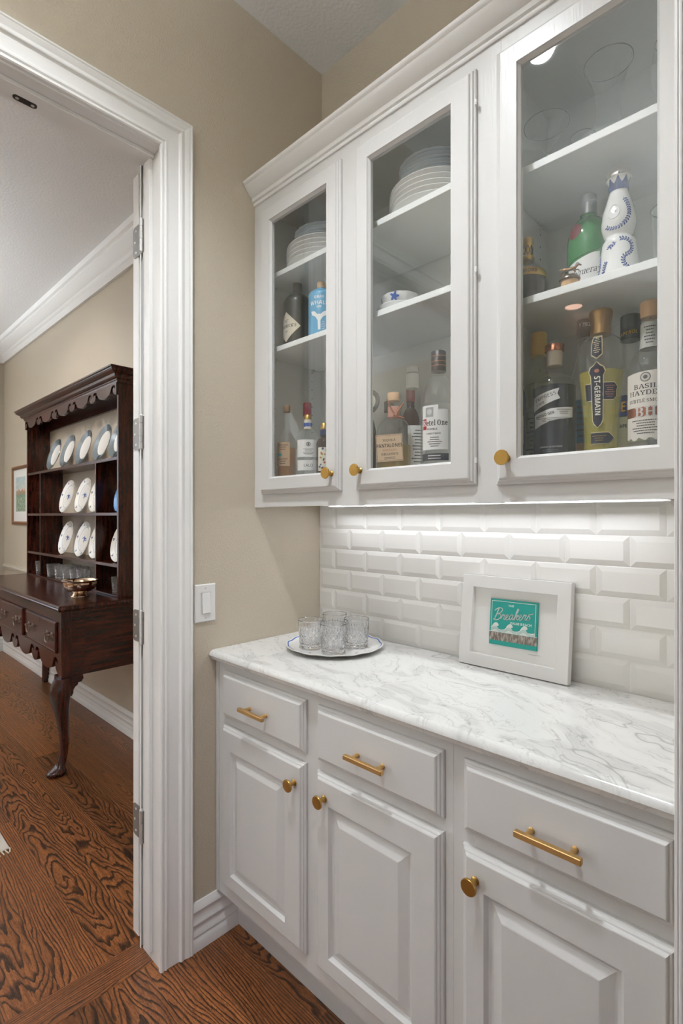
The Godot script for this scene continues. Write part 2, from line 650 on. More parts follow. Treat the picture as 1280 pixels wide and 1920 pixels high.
func drawer(parent: Node, o: Vector4, z0: float, z1: float, cx: float, cy: float) -> void:
	var d := node("drawer", parent)
	var m := MB.new()
	var l := edge_steps(o.x, o.y, o.z, o.w, z0, z1)
	m.rings(l, true, true)
	obj("drawer_front", m, M.paint, d)
	var p := MB.new()
	p.box(P(cx - 0.058, cy - 0.0055, z1 + 0.021), P(cx + 0.058, cy + 0.0055, z1 + 0.032), 0.001)
	for s in [-1, 1]:
		var q := MB.new()
		q.lathe([V(0.0062, 0), V(0.0062, 0.0012), V(0.005, 0.002), V(0.005, 0.022)], 16)
		q.xf = Transform3D()
		p.xf = Transform3D(Basis(Vector3.RIGHT, PI / 2), P(cx + s * 0.038, cy, z1))
		p.lathe([V(0.0062, 0), V(0.0062, 0.0015), V(0.005, 0.0025), V(0.005, 0.022)], 16)
		p.xf = Transform3D()
	obj("pull", p, M.brass, d)

func knob(parent: Node, at: Vector3) -> void:
	var m := MB.new()
	m.xf = Transform3D(Basis(Vector3.RIGHT, PI / 2), at)
	m.lathe([V(0.0085, 0), V(0.0085, 0.002), V(0.006, 0.004), V(0.0055, 0.012), V(0.007, 0.018), V(0.012, 0.0215), V(0.0158, 0.0225), V(0.0165, 0.0235), V(0.0165, 0.0265), V(0.0155, 0.0278), V(0, 0.0282)], 28)
	obj("knob", m, M.knob, parent)

# ---------------------------------------------------------------- scene
func _ready() -> void:
	rng.seed = 7
	# camera: level, 1.35 m up, turned 44 degrees towards the corner
	var cam := Camera3D.new()
	cam.name = "camera"
	add_child(cam)
	cam.position = P(1.4532, 1.3476, 1.3822)
	cam.rotation.y = 0.7683
	cam.near = 0.05
	cam.far = 60.0
	cam.projection = Camera3D.PROJECTION_FRUSTUM
	cam.size = 2.0 * 0.05 * 960.0 / 972.34
	cam.frustum_offset = Vector2(0, 0.05 * 7.66 / 972.34)
	cam.current = true
	var we := WorldEnvironment.new()
	we.name = "world"
	var env := Environment.new()
	var sky := Sky.new()
	var sm := ProceduralSkyMaterial.new()
	sm.sky_top_color = Color(0.42, 0.56, 0.82)
	sm.sky_horizon_color = Color(0.78, 0.84, 0.92)
	sm.ground_bottom_color = Color(0.25, 0.25, 0.22)
	sm.ground_horizon_color = Color(0.6, 0.62, 0.62)
	sky.sky_material = sm
	env.background_mode = Environment.BG_SKY
	env.sky = sky
	env.tonemap_mode = Environment.TONE_MAPPER_LINEAR
	env.tonemap_exposure = EXPOSURE
	env.sdfgi_enabled = true
	env.ssao_enabled = true
	env.ssil_enabled = true
	we.environment = env
	add_child(we)
	make_materials()
	window_light("window_light_kitchen", P(4.45, 1.65, 1.5), PI / 2, Vector2(2.2, 1.7), Color(1.0, 0.985, 0.95), KITCHEN)
	window_light("window_light_pantry", P(0.425, 0.86, 2.24), 0.0, Vector2(0.70, 0.86), Color(1.0, 1.0, 1.0), PANTRY)
	window_light("window_light_dining", P(-4.55, 1.65, 2.2), -PI / 2, Vector2(1.9, 1.8), Color(0.97, 0.98, 1.0), DINING)
	room()
	planks()
	trims()
	door_leaf()
	wall_things()
	lamps()
	base_cabinets()
	upper_cabinets()
	counter_things()
	crockery()
	bottles()
	dresser()
	dresser_things()

const EXPOSURE := 1.24
const KITCHEN := 0.8
const DINING := 1.4
const CHANDELIER := 10.5
const CAN := 1.9
const PANTRY := 0.36
const CAN_HALL := 0.15
const WASH := 2.1
const STRIP := 0.11
const PENDANT := 2

func window_light(called: String, at: Vector3, turn: float, size: Vector2, col: Color, e: float) -> void:
	var a := AreaLight3D.new()
	a.name = called
	a.area_size = size
	a.area_normalize_energy = true
	a.light_color = col
	a.light_energy = e
	a.shadow_enabled = true
	a.area_range = 20.0
	a.position = at
	a.rotation.y = turn
	add_child(a)

func room() -> void:
	var H := 3.06
	var f := struct("ceiling")
	obj("ceiling_slab", bx(P(-4.72, H, -0.14), P(4.62, H + 0.12, 2.37)), M.ceiling, f)
	obj("ceiling_slab", bx(P(-4.72, H, 2.37), P(0.0, H + 0.12, 4.12)), M.ceiling, f)
	obj("ceiling_slab", bx(P(1.286, H, 2.37), P(4.62, H + 0.12, 4.12)), M.ceiling, f)
	var wb := struct("wall_back")
	obj("drywall", bx(P(-4.72, 0, -0.14), P(4.62, H, -0.012)), M.wall, wb)
	# tiles: three-inch rows of bevelled brick laid half-bond; the first joint stands 83 mm from the corner
	obj("grout", bx(P(0.0, 0.915, -0.012), P(1.284, 1.385, -0.0022)), M.grout, wb)
	var pw := 0.154
	var ph := 0.0757
	for r in 7:
		var y1: float = 1.3 - ph * (r - 1)
		var y0 := maxf(y1 - ph, 0.921)
		if y1 < 0.93: continue
		if r == 0: y1 = 1.384
		var off := 0.0827 if r % 2 == 0 else 0.0827 - pw / 2
		for k in range(-1, 8):
			var x0 := maxf(off + k * pw, 0.001)
			var x1 := minf(off + (k + 1) * pw, 1.283)
			if x1 - x0 < 0.008: continue
			var fx0 := off + k * pw < 0.0
			var fx1 := off + (k + 1) * pw > 1.283
			var g := 0.0007
			var b := 0.0135
			var m := MB.new()
			var a0 := 0.0 if fx0 else b
			var a1 := 0.0 if fx1 else b
			m.rings([R(x0 + g, y0 + g, x1 - g, y1 - g, -0.011), R(x0 + g, y0 + g, x1 - g, y1 - g, -0.0024), R(x0 + g + 0.001, y0 + g + 0.001, x1 - g - 0.001, y1 - g - 0.001, -0.0016),
				R(x0 + g + maxf(a0, 0.0011), y0 + g + b, x1 - g - maxf(a1, 0.0011), y1 - g - b, 0.0014)], true, true)
			obj("tile", m, M.tile, wb)
	# the left wall between pantry and dining room, with the doorway
	var wl := struct("wall_left")
	obj("drywall", bx(P(-0.115, 0, -0.012), P(0, H, 0.632)), M.wall, wl)
	obj("drywall", bx(P(-0.115, 2.462, 0.632), P(0, H, 1.888)), M.wall, wl)
	obj("drywall", bx(P(-0.115, 0, 1.888), P(0, H, 4.0)), M.wall, wl)
	var wr := struct("wall_right")
	obj("drywall", bx(P(1.286, 0, -0.012), P(1.40, H, 0.498)), M.wall, wr)
	obj("drywall", bx(P(1.286, 2.46, 0.498), P(1.40, H, 1.75)), M.wall, wr)
	obj("drywall", bx(P(1.286, 0, 1.75), P(1.40, H, 2.37)), M.wall, wr)
	var we := struct("wall_pantry_end")
	for q in [[0.0, 0.0, 0.05, H], [0.80, 0.0, 1.286, H], [0.05, 0.0, 0.80, 0.4], [0.05, 1.32, 0.80, H]]:
		obj("drywall", bx(P(q[0], q[1], 2.25), P(q[2], q[3], 2.37)), M.white_wall, we)
	var wk := struct("wall_kitchen")
	for q in [[-0.012, 0.0, 0.4, H], [2.6, 0.0, 4.0, H], [0.4, 0.0, 2.6, 0.8], [0.4, 2.5, 2.6, H]]:
		obj("drywall", bx(P(4.5, q[1], q[0]), P(4.62, q[3], q[2])), M.white_wall, wk)
	# far dining wall and front kitchen wall, each with a window
	var wf := struct("wall_far")
	for q in [[-0.012, 0.0, 1.25, H], [3.15, 0.0, 4.0, H], [1.25, 0.0, 3.15, 0.75], [1.25, 2.55, 3.15, H]]:
		obj("drywall", bx(P(-4.72, q[1], q[0]), P(-4.6, q[3], q[2])), M.paper, wf)
	var wo := struct("wall_front")
	obj("drywall", bx(P(-4.72, 0.0, 4.0), P(0.0, H, 4.12)), M.wall, wo)
	obj("drywall", bx(P(1.286, 0.0, 4.0), P(4.62, H, 4.12)), M.wall, wo)
	obj("drywall", bx(P(1.286, 0.0, 2.37), P(1.40, H, 4.0)), M.wall, wo)
	for k in 3:
		var w := struct("window_%d" % (k + 1))
		var wx: float = [-1.1, -0.95, -0.375][k]
		var wh: float = [1.7, 1.8, 0.92][k]
		var m := MB.new()
		m.rings([R(wx, 0, -wx, wh, 0.03), R(wx, 0, -wx, wh, 0.08), R(wx + 0.05, 0.05, -wx - 0.05, wh - 0.05, 0.08), R(wx + 0.05, 0.05, -wx - 0.05, wh - 0.05, 0.03), R(wx, 0, -wx, wh, 0.03)])
		m.box(P(wx + 0.05, wh / 2 - 0.02, 0.035), P(-wx - 0.05, wh / 2 + 0.02, 0.075))
		obj("window_frame", m, M.trim, w)
		obj("glass_pane", bx(P(wx + 0.05, 0.05, 0.055), P(-wx - 0.05, wh - 0.05, 0.0552)), M.thin, w)
		w.position = [P(4.5, 0.8, 1.5), P(-4.6, 0.75, 2.2), P(0.425, 0.4, 2.25)][k]
		w.rotation.y = [PI / 2, -PI / 2, 0.0][k]

func planks() -> void:
	var f := struct("floor")
	obj("subfloor", bx(P(-4.72, -0.15, -0.14), P(4.62, -0.0125, 4.12)), M.gap, f)
	var rest := MB.new()
	rest.grain = 0
	var lay := func(xa: float, xb: float, za: float, zb: float, sd: int, seen_z: float, seen_x: float):
		var r := RandomNumberGenerator.new()
		r.seed = sd
		var z := za
		while z < zb - 0.004:
			var z1 := minf(z + 0.127, zb)
			var x := xa - r.randf() * 0.7
			while x < xb - 0.001:
				var x1 := x + r.randf_range(0.95, 1.55)
				var a := maxf(x, xa)
				var b := minf(x1, xb)
				if xb - b < 0.12: b = xb
				x = b
				if b - a < 0.002: continue
				var board := r.randi() % ROWS
				var flip := r.randf() < 0.5
				var tone := [0, 0, 1, 2, 2, 3][r.randi() % 6] as int
				var m: MB = rest if z > seen_z or a > seen_x else MB.new()
				var first := m.v.size()
				m.box(P(a + 0.0001, -0.012, z + 0.0001), P(b - 0.0001, r.randf_range(-0.00015, 0.00015), z1 - 0.0001), 0.0003)
				var u0 := r.randf() * (1.0 - (b - a) / 1.6)
				if flip: u0 += (b - a) / 1.6
				for i in range(first, m.v.size()):
					var p := m.v[i]
					var t: float = clamp((p.z - z) / 0.127, 0.012, 0.988)
					m.uv[i] = Vector2(u0 + (p.x - a) / 1.6 * (-1.0 if flip else 1.0), (board + t) / ROWS)
				if m != rest: obj("plank", m, M.oak[tone], f)
			z = z1
	lay.call(-4.6, -0.15, -0.012, 3.99, 3, 1.65, 5.0)
	lay.call(-0.046, 4.5, 0.30, 3.99, 4, 1.65, 1.5)
	var o := obj("distant_planks", rest, M.oak[0], f)
	o.set_meta("kind", "stuff")
	var t := MB.new()
	t.grain = 2
	t.box(P(-0.15, -0.012, 0.60), P(-0.046, 0.0016, 1.9), 0.0012)
	for i in t.v.size(): t.uv[i] = Vector2(t.v[i].z / 1.6, (3.0 + clamp((t.v[i].x + 0.15) / 0.104, 0.02, 0.98)) / ROWS)
	obj("threshold_board", t, M.threshold, f)

func along(profile: Array, loops: Array) -> MB:
	var m := MB.new()
	m.strips(loops)
	return m

# a moulding of the given profile (outwards, up) pushed along an axis
func run_x(pr: Array, x0: float, x1: float, y: float, z: float) -> MB:
	var m := MB.new()
	m.xf = Transform3D(Basis(Vector3(0, 0, -1), Vector3(0, 1, 0), Vector3(1, 0, 0)), P(0, y, z))
	# local x is outwards (+z in the world), local z is along the run
	m.xf = Transform3D(Basis(Vector3(0, 0, 1), Vector3(0, 1, 0), Vector3(-1, 0, 0)), P(0, y, z))
	m.prism(PackedVector2Array(pr), -x1, -x0)
	return m

func run_z(pr: Array, z0: float, z1: float, y: float, x: float) -> MB:
	var m := MB.new()
	m.xf = Transform3D(Basis(), P(x, y, 0))
	m.prism(PackedVector2Array(pr), z0, z1)
	return m

const BASE := [Vector2(0, 0), Vector2(0.019, 0), Vector2(0.019, 0.022), Vector2(0.0165, 0.034), Vector2(0.013, 0.042), Vector2(0.0165, 0.046), Vector2(0.0165, 0.052), Vector2(0.0125, 0.06), Vector2(0.0115, 0.074), Vector2(0.0145, 0.079), Vector2(0.0145, 0.084), Vector2(0.011, 0.09), Vector2(0.0105, 0.115), Vector2(0.0135, 0.12), Vector2(0.012, 0.129), Vector2(0.007, 0.138), Vector2(0.005, 0.143), Vector2(0, 0.143)]
const CASING := [Vector2(0, 0), Vector2(0, 0.010), Vector2(0.003, 0.013), Vector2(0.009, 0.013), Vector2(0.011, 0.010), Vector2(0.015, 0.014), Vector2(0.019, 0.0145), Vector2(0.021, 0.0115), Vector2(0.026, 0.0115), Vector2(0.056, 0.0135), Vector2(0.059, 0.0155), Vector2(0.0615, 0.020), Vector2(0.064, 0.021), Vector2(0.074, 0.0185), Vector2(0.080, 0.0205), Vector2(0.088, 0.0225), Vector2(0.091, 0.021), Vector2(0.094, 0.0235), Vector2(0.098, 0.0235), Vector2(0.1, 0.0215), Vector2(0.1, 0)]

func casing_piece(x: float, dir: float, a0: Vector2, a1: Vector2, o0: Vector2, o1: Vector2) -> MB:
	# from corner a0 to a1 (z, y); o0, o1: how the inner edge moves outwards per metre of width at each end
	var m := MB.new()
	var l := []
	for e in [[a0, o0], [a1, o1]]:
		var s := PackedVector3Array()
		for p in CASING: s.append(P(x + dir * p.y, e[0].y + e[1].y * p.x, e[0].x + e[1].x * p.x))
		l.append(s)
	m.strips(l)
	return m

func trims() -> void:
	var zi := 0.655
	var zl := 1.865
	var yi := 2.443
	var n := 1
	for s in [[0.0, 1.0], [-0.115, -1.0]]:
		var t := struct("trim_%d" % n)
		n += 1
		obj("casing_leg", casing_piece(s[0], s[1], V(zi, 0.002), V(zi, yi), V(-1, 0), V(-1, 1)), M.trim, t)
		obj("casing_head", casing_piece(s[0], s[1], V(zi, yi), V(zl, yi), V(-1, 1), V(1, 1)), M.trim, t)
		obj("casing_leg", casing_piece(s[0], s[1], V(zl, yi), V(zl, 0.002), V(1, 1), V(1, 0)), M.trim, t)
	# jambs, stops and the ball catch
	var j := struct("trim_3")
	obj("jamb", bx(P(-0.116, 0.001, 0.632), P(0.001, 2.438, 0.650), 0.001), M.trim, j)
	obj("jamb", bx(P(-0.116, 0.001, 1.870), P(0.001, 2.438, 1.888), 0.001), M.trim, j)
	obj("head_jamb", bx(P(-0.116, 2.438, 0.632), P(0.001, 2.462, 1.888), 0.001), M.trim, j)
	obj("door_stop", bx(P(-0.082, 0.03, 0.650), P(-0.047, 2.426, 0.662), 0.0015), M.trim, j)
	obj("door_stop", bx(P(-0.082, 0.03, 1.858), P(-0.047, 2.426, 1.870), 0.0015), M.trim, j)
	obj("door_stop", bx(P(-0.068, 2.426, 0.650), P(-0.036, 2.438, 1.870), 0.0015), M.trim, j)
	var c := MB.new()
	c.xf = Transform3D(Basis(Vector3.RIGHT, PI / 2), P(-0.092, 2.438, 0.98))
	var pl := []
	for k in [[0.019, 1.0], [-0.019, -1.0]]:
		for i in 7: pl.append(V(0.0095 * cos(PI * i / 6.0) * k[1], k[0] + 0.0095 * sin(PI * i / 6.0) * k[1]))
	c.prism(PackedVector2Array(pl), 0.0, 0.0022)
	obj("catch_plate", c, M.worn, j).set_meta("label", "worn dark metal catch plate")
	for q in [-0.018, 0.018]:
		var hs := MB.new()
		hs.xf = Transform3D(Basis(Vector3.RIGHT, PI), P(-0.092, 2.4358, 0.98 + q))
		hs.lathe([V(0.0045, 0), V(0.004, 0.001), V(0, 0.0014)], 12)
		obj("screw", hs, M.steel, j)
	# baseboards, crowns, chair rail
	var b := struct("baseboard_left")
	obj("baseboard", run_z(BASE, 0.36, 0.5555, 0.0, 0.0), M.trim, b)
	var b2 := struct("baseboard_dining")
	obj("baseboard", run_x(BASE, -4.6, -0.2, 0.0, -0.012), M.trim, b2)
	obj("baseboard", run_z(BASE, -0.012, 4.0, 0.0, -4.6), M.trim, b2)
	var CR := [V(0, 3.06), V(0, 2.874), V(0.018, 2.874), V(0.02, 2.885), V(0.02, 2.925), V(0.03, 2.935), V(0.033, 2.945), V(0.033, 2.952), V(0.045, 2.962), V(0.062, 2.985), V(0.078, 3.0), V(0.085, 3.008), V(0.085, 3.016), V(0.1, 3.026), V(0.105, 3.04), V(0.105, 3.06)]
	var cr := struct("trim_4")
	obj("crown_moulding", run_x(CR, -4.6, -0.115, 0.0, -0.012), M.trim, cr)
	obj("crown_moulding", run_z(CR, -0.012, 4.0, 0.0, -4.6), M.trim, cr)
	var ra := struct("trim_5")
	var RAIL := [V(0, 0.815), V(0.008, 0.815), V(0.010, 0.828), V(0.016, 0.84), V(0.022, 0.848), V(0.022, 0.856), V(0.012, 0.862), V(0.010, 0.875), V(0, 0.875)]
	obj("chair_rail", run_x(RAIL, -4.6, -3.3, 0.0, -0.012), M.paper, ra)
	# tall white casing that ends the counter run on the right
	var e := struct("trim_6")
	var l := []
	for y in [0.001, 3.06]:
		var s := PackedVector3Array()
		for p in [V(0, -0.014), V(0, 0.006), V(0.0012, 0.0085), V(0.0042, 0.0085), V(0.0052, 0.0065), V(0.0075, 0.0085), V(0.0095, 0.0082), V(0.0105, 0.0058), V(0.06, 0.0075), V(0.064, 0.014), V(0.095, 0.016), V(0.1, 0.014), V(0.1, -0.014)]:
			s.append(P(1.279 + p.x, y, 0.508 + p.y))
		l.append(s)
	var em := MB.new()
	em.strips(l)
	obj("casing_leg", em, M.trim, e)
	# crown over the upper cabinets
	var UC := [V(-0.02, 2.408), V(0.004, 2.408), V(0.006, 2.411), V(0.006, 2.416), V(0.004, 2.419), V(0.010, 2.421), V(0.012, 2.426), V(0.0125, 2.431), V(0.017, 2.434), V(0.023, 2.438), V(0.030, 2.445), V(0.036, 2.452), V(0.0405, 2.458), V(0.0415, 2.462), V(0.046, 2.465), V(0.049, 2.470), V(0.049, 2.475), V(0.044, 2.477), V(-0.02, 2.477)]
	var uc := struct("trim_7")
	obj("crown_moulding", run_x(UC, 0.001, 1.285, 0.0, 0.308), M.trim, uc)

func door_leaf() -> void:
	var d := struct("door_1")
	obj("leaf", bx(P(-0.190, 0.014, 0.06), P(-0.152, 2.434, 0.647), 0.0015), M.trim, d)
	for y in [2.2206, 1.6084, 0.9996, 0.3809]:
		var h := node("hinge", d)
		var plate := MB.new()
		plate.xf = Transform3D(Basis(), P(-0.1630, y, 0.647))
		var pl := []
		for i in 7: pl.append(V(-0.024 + 0.014 * (1 - cos(PI / 2 * i / 6.0)), 0.036 + 0.014 * sin(PI / 2 * i / 6.0)))
		pl.append(V(0.042, 0.05)); pl.append(V(0.042, -0.05))
		for i in 7: pl.append(V(-0.024 + 0.014 * (1 - sin(PI / 2 * i / 6.0)), -0.036 - 0.014 * cos(PI / 2 * i / 6.0)))
		plate.prism(PackedVector2Array(pl), 0.0, 0.0016)
		obj("door_plate", plate, M.darksteel, h)
		obj("jamb_plate", bx(P(-0.117, y - 0.05, 0.6495), P(-0.088, y + 0.05, 0.6515), 0.0005), M.darksteel, h)
		var k := MB.new()
		for i in 5:
			var y0: float = y - 0.05 + i * 0.02
			k.xf = Transform3D(Basis(), P(-0.1165, y0, 0.6545))
			var r := 0.0062 if i % 2 == 0 else 0.0056
			k.lathe([V(0, 0.0004), V(r, 0.0004), V(r, 0.0196), V(0, 0.0196)], 14)
		k.xf = Transform3D(Basis(), P(-0.1165, y, 0.6545))
		k.lathe([V(0, 0.050), V(0.0058, 0.050), V(0.0058, 0.053), V(0.004, 0.056), V(0, 0.057)], 14)
		k.lathe([V(0, -0.056), V(0.003, -0.055), V(0.0045, -0.05), V(0, -0.05)], 14)
		obj("knuckle", k, M.steel, h)
		for q in [[-0.166, 0.034], [-0.174, 0.0], [-0.166, -0.034]]:
			var s := MB.new()
			s.xf = Transform3D(Basis(Vector3.RIGHT, PI / 2), P(q[0], y + q[1], 0.6486))
			s.lathe([V(0.0042, 0), V(0.0036, 0.0008), V(0, 0.001)], 10)
			obj("screw", s, M.steel, h)

func wall_things() -> void:
	var s := thing("light_switch", "white rocker light switch on the beige wall beside the doorway", "light switch", P(0, 1.0135, 0.502))
	var m := MB.new()
	m.xf = Transform3D(Basis(Vector3(0, 0, -1), Vector3.UP, Vector3(1, 0, 0)), P(0, 0.0595, 0))
	m.rings([R(-0.037, -0.0595, 0.037, 0.0595, 0.0), R(-0.037, -0.0595, 0.037, 0.0595, 0.003), R(-0.034, -0.0565, 0.034, 0.0565, 0.006), R(-0.0168, -0.034, 0.0168, 0.034, 0.0062), R(-0.0168, -0.034, 0.0168, 0.034, 0.003)], true, true)
	obj("wall_plate", m, M.trim, s)
	var r := MB.new()
	r.xf = Transform3D(Basis(Vector3(0, 0, -1), Vector3.UP, Vector3(1, 0, 0)) * Basis(Vector3.RIGHT, -0.07), P(0.003, 0.0595, 0))
	r.box(P(-0.0125, -0.0325, 0), P(0.0155, 0.0325, 0.0068), 0.001)
	obj("rocker", r, M.trim, s)
	for y in [-0.047, 0.047]:
		var k := MB.new()
		k.xf = Transform3D(Basis(Vector3(0, 0, -1), Vector3(1, 0, 0), Vector3(0, -1, 0)) , P(0.0055, 0.0595 + y, 0))
		k.lathe([V(0.003, 0), V(0.0028, 0.001), V(0, 0.0012)], 10)
		obj("screw", k, M.steel, s)
	# framed print on the dining room wall
	var p := thing("framed_print", "small wood-framed landscape print on the dining room wall left of the dresser", "picture", P(-4.0, 1.27, -0.012))
	var f := MB.new()
	f.rings([R(-0.26, 0, 0.26, 0.54, 0), R(-0.26, 0, 0.26, 0.54, 0.02), R(-0.245, 0.015, 0.245, 0.525, 0.024), R(-0.232, 0.028, 0.232, 0.512, 0.014), R(-0.232, 0.028, 0.232, 0.512, 0.004)], true)
	obj("frame", f, mat(c8(128, 86, 54), 0.4), p)
	obj("mat", bx(P(-0.233, 0.027, 0.004), P(0.233, 0.513, 0.008)), M.white, p)
	var n1 := noise(51, 4.0, 4)
	var pic := image(128, 128, func(u: float, v: float):
		var q := n1.get_noise_2d(u * 2.0, v * 2.0)
		if v < 0.38 + q * 0.1: return Color8(176, 196, 200).lerp(Color8(214, 214, 204), clamp(v * 2.0 + q, 0.0, 1.0))
		if v < 0.55 + q * 0.2: return Color8(208, 128, 92).lerp(Color8(120, 150, 130), clamp(0.5 + q * 3.0, 0.0, 1.0))
		return Color8(112, 140, 116).lerp(Color8(168, 176, 150), clamp(0.5 + q * 2.0, 0.0, 1.0)))
	var art := MB.new()
	var i0 := art.vert(P(-0.15, 0.12, 0.0086), Vector3.BACK, V(0, 1))
	art.vert(P(0.15, 0.12, 0.0086), Vector3.BACK, V(1, 1)); art.vert(P(0.15, 0.44, 0.0086), Vector3.BACK, V(1, 0)); art.vert(P(-0.15, 0.44, 0.0086), Vector3.BACK, V(0, 0))
	art.face(i0, i0 + 1, i0 + 2); art.face(i0, i0 + 2, i0 + 3)
	obj("print", art, tex(pic, 0.6), p)
	# corner of a rug
	var g := thing("rug", "corner of a cream rug with a short fringe on the dining room floor", "rug", P(-0.948, 0, 0.806))
	var rg := MB.new()
	rg.xf = Transform3D(Basis(Vector3.UP, 0.0), P(0, 0, 0))
	rg.box(P(-1.6, 0.0008, 0.0), P(-0.02, 0.009, 2.2), 0.003)
	obj("pile", rg, relief(mat(c8(220, 210, 198), 0.95), 0.3, 0.1, 4.0, 47), g)
	var fr := MB.new()
	var rr := RandomNumberGenerator.new()
	rr.seed = 5
	for k in 150:
		var z := k * 0.0147 + rr.randf_range(-0.002, 0.002)
		fr.tube([P(-0.022, 0.006, z), P(-0.008, 0.0075, z + rr.randf_range(-0.003, 0.003)), P(0.004 + rr.randf() * 0.006, 0.003, z + rr.randf_range(-0.006, 0.006))], 0.0028, 5)
	obj("fringe", fr, M.cream, g)

func can_light(called: String, label_: String, at: Vector3, e: float, col: Color, cone := 58.0, aim := Vector3.DOWN, glow := 5.0) -> Node3D:
	var t := thing(called, label_, "ceiling light", at)
	var m := MB.new()
	m.xf = Transform3D(Basis(Vector3.RIGHT, PI))
	m.lathe([V(0.095, 0.0), V(0.095, 0.003), V(0.088, 0.007), V(0.074, 0.006), V(0.07, 0.0015)], 36)
	obj("trim_ring", m, M.trim, t)
	var b := MB.new()
	b.xf = Transform3D(Basis(Vector3.RIGHT, PI))
	b.lathe([V(0.071, 0.0005), V(0.071, 0.002), V(0, 0.0026)], 32)
	var em := mat(Color.WHITE, 0.6)
	em.emission_enabled = true
	em.emission = col
	em.emission_energy_multiplier = glow
	obj("lamp_disc", b, em, t)
	var s := SpotLight3D.new()
	s.name = "lamp_light"
	s.light_color = col
	s.light_energy = e
	s.light_size = 0.05
	s.spot_angle = cone
	s.spot_angle_attenuation = 0.7
	s.spot_range = 20.0
	s.spot_attenuation = 2.0
	s.shadow_enabled = true
	s.position = P(0, -0.02, 0)
	t.add_child(s, true)
	s.basis = Basis.looking_at(aim, Vector3.RIGHT)
	return t

func lamps() -> void:
	can_light("recessed_light", "round recessed ceiling light in front of the white cabinets", P(0.672, 3.06, 1.09), CAN, Color(0.95, 0.975, 1.0))
	var low := can_light("disc_pendant", "small warm disc lamp hanging on a rod at the pantry's far end", P(0.39, 2.50, 2.185), 0.01, Color(1.0, 0.80, 0.70), 58.0, Vector3.DOWN, 7.0)
	low.scale = Vector3(0.62, 1.0, 0.62)
	var rod := MB.new()
	rod.tube([P(0, -0.0005, 0), P(0, 0.558, 0)], 0.005, 8)
	rod.lathe([V(0, -0.0005), V(0.094, -0.0005), V(0.09, 0.012), V(0.02, 0.02), V(0, 0.02)], 32)
	obj("rod", rod, M.trim, low)
	can_light("recessed_light", "recessed ceiling light in the kitchen beyond the pantry", P(2.6, 3.06, 1.6), CAN_HALL, Color(1.0, 0.98, 0.96))
	can_light("recessed_light", "recessed ceiling light in front of the dark dresser", P(-2.1, 3.06, 2.15), WASH, Color(1.0, 0.95, 0.9), 30.0, P(-0.12, -0.55, -0.82))
	pendant("brass bowl pendant lamp at the far end of the pantry", P(1.08, 2.35, 1.98), PENDANT)
	pendant("brass bowl pendant lamp in the middle of the dining room", P(-3.3, 2.05, 2.7), CHANDELIER)
	var t := thing("under_cabinet_light", "slim white light strip fixed under the upper cabinets", "light strip", P(0.64, 1.3918, 0.062))
	var hs := MB.new()
	hs.box(P(-0.54, 0.0035, -0.0115), P(0.54, 0.0084, 0.03), 0.001)
	hs.box(P(-0.54, -0.0112, -0.0125), P(0.54, 0.0084, -0.0105), 0.0008)
	hs.box(P(-0.543, -0.0078, -0.0125), P(-0.5395, 0.0084, 0.03), 0.001)
	hs.box(P(0.5395, -0.0078, -0.0125), P(0.543, 0.0084, 0.03), 0.001)
	obj("housing", hs, M.trim, t)
	var em := mat(Color.WHITE, 0.6)
	em.emission_enabled = true
	em.emission = Color(1.0, 0.97, 0.92)
	em.emission_energy_multiplier = 1.2
	obj("lamp_strip", bx(P(-0.52, 0.0012, -0.008), P(0.52, 0.0036, 0.012)), em, t)
	var a := AreaLight3D.new()
	a.name = "lamp_light"
	a.area_size = Vector2(1.04, 0.018)
	a.area_normalize_energy = true
	a.light_color = Color(0.95, 0.965, 1.0)
	a.light_energy = STRIP
	a.shadow_enabled = true
	a.area_range = 6.0
	a.rotation.x = -PI / 2
	a.position = P(0, 0.0004, 0.002)
	t.add_child(a, true)

func pendant(lab: String, at: Vector3, e: float) -> void:
	var t := thing("pendant_lamp", lab, "pendant lamp", at)
	var g := MB.new()
	g.lathe([V(0, -0.09), V(0.03, -0.088), V(0.09, -0.07), V(0.14, -0.035), V(0.165, 0.005), V(0.17, 0.03), V(0.166, 0.03), V(0.16, 0.006), V(0.135, -0.03), V(0.086, -0.064), V(0.028, -0.082), V(0, -0.084)], 40)
	obj("bowl_shade", g, M.brass, t)
	var em := mat(Color.WHITE, 0.6)
	em.emission_enabled = true
	em.emission = Color(1.0, 0.99, 0.97)
	em.emission_energy_multiplier = 3.0
	var b := MB.new()
	b.lathe([V(0, -0.02), V(0.09, -0.019), V(0.13, -0.012), V(0.135, -0.008), V(0, -0.002)], 36)
	obj("lamp_diffuser", b, em, t)
	for k in 3:
		var r := MB.new()
		r.tube([P(sin(TAU * k / 3.0) * 0.166, 0.028, cos(TAU * k / 3.0) * 0.166), P(0, 0.40, 0)], 0.002, 6)
		obj("rod", r, M.brass, t)
	var c := MB.new()
	c.tube([P(0, 0.39, 0), P(0, 3.058 - at.y, 0)], 0.004, 8)
	obj("cord", c, M.brass, t)
	var l := SpotLight3D.new()
	l.name = "lamp_light"
	l.light_color = Color(0.93, 0.97, 1.0)
	l.light_energy = e
	l.light_size = 0.1
	l.spot_angle = 78.0
	l.spot_angle_attenuation = 0.3
	l.spot_range = 20.0
	l.spot_attenuation = 2.0
	l.shadow_enabled = true
	l.rotation.x = PI / 2
	l.position = P(0, 0.02, 0)
	t.add_child(l, true)

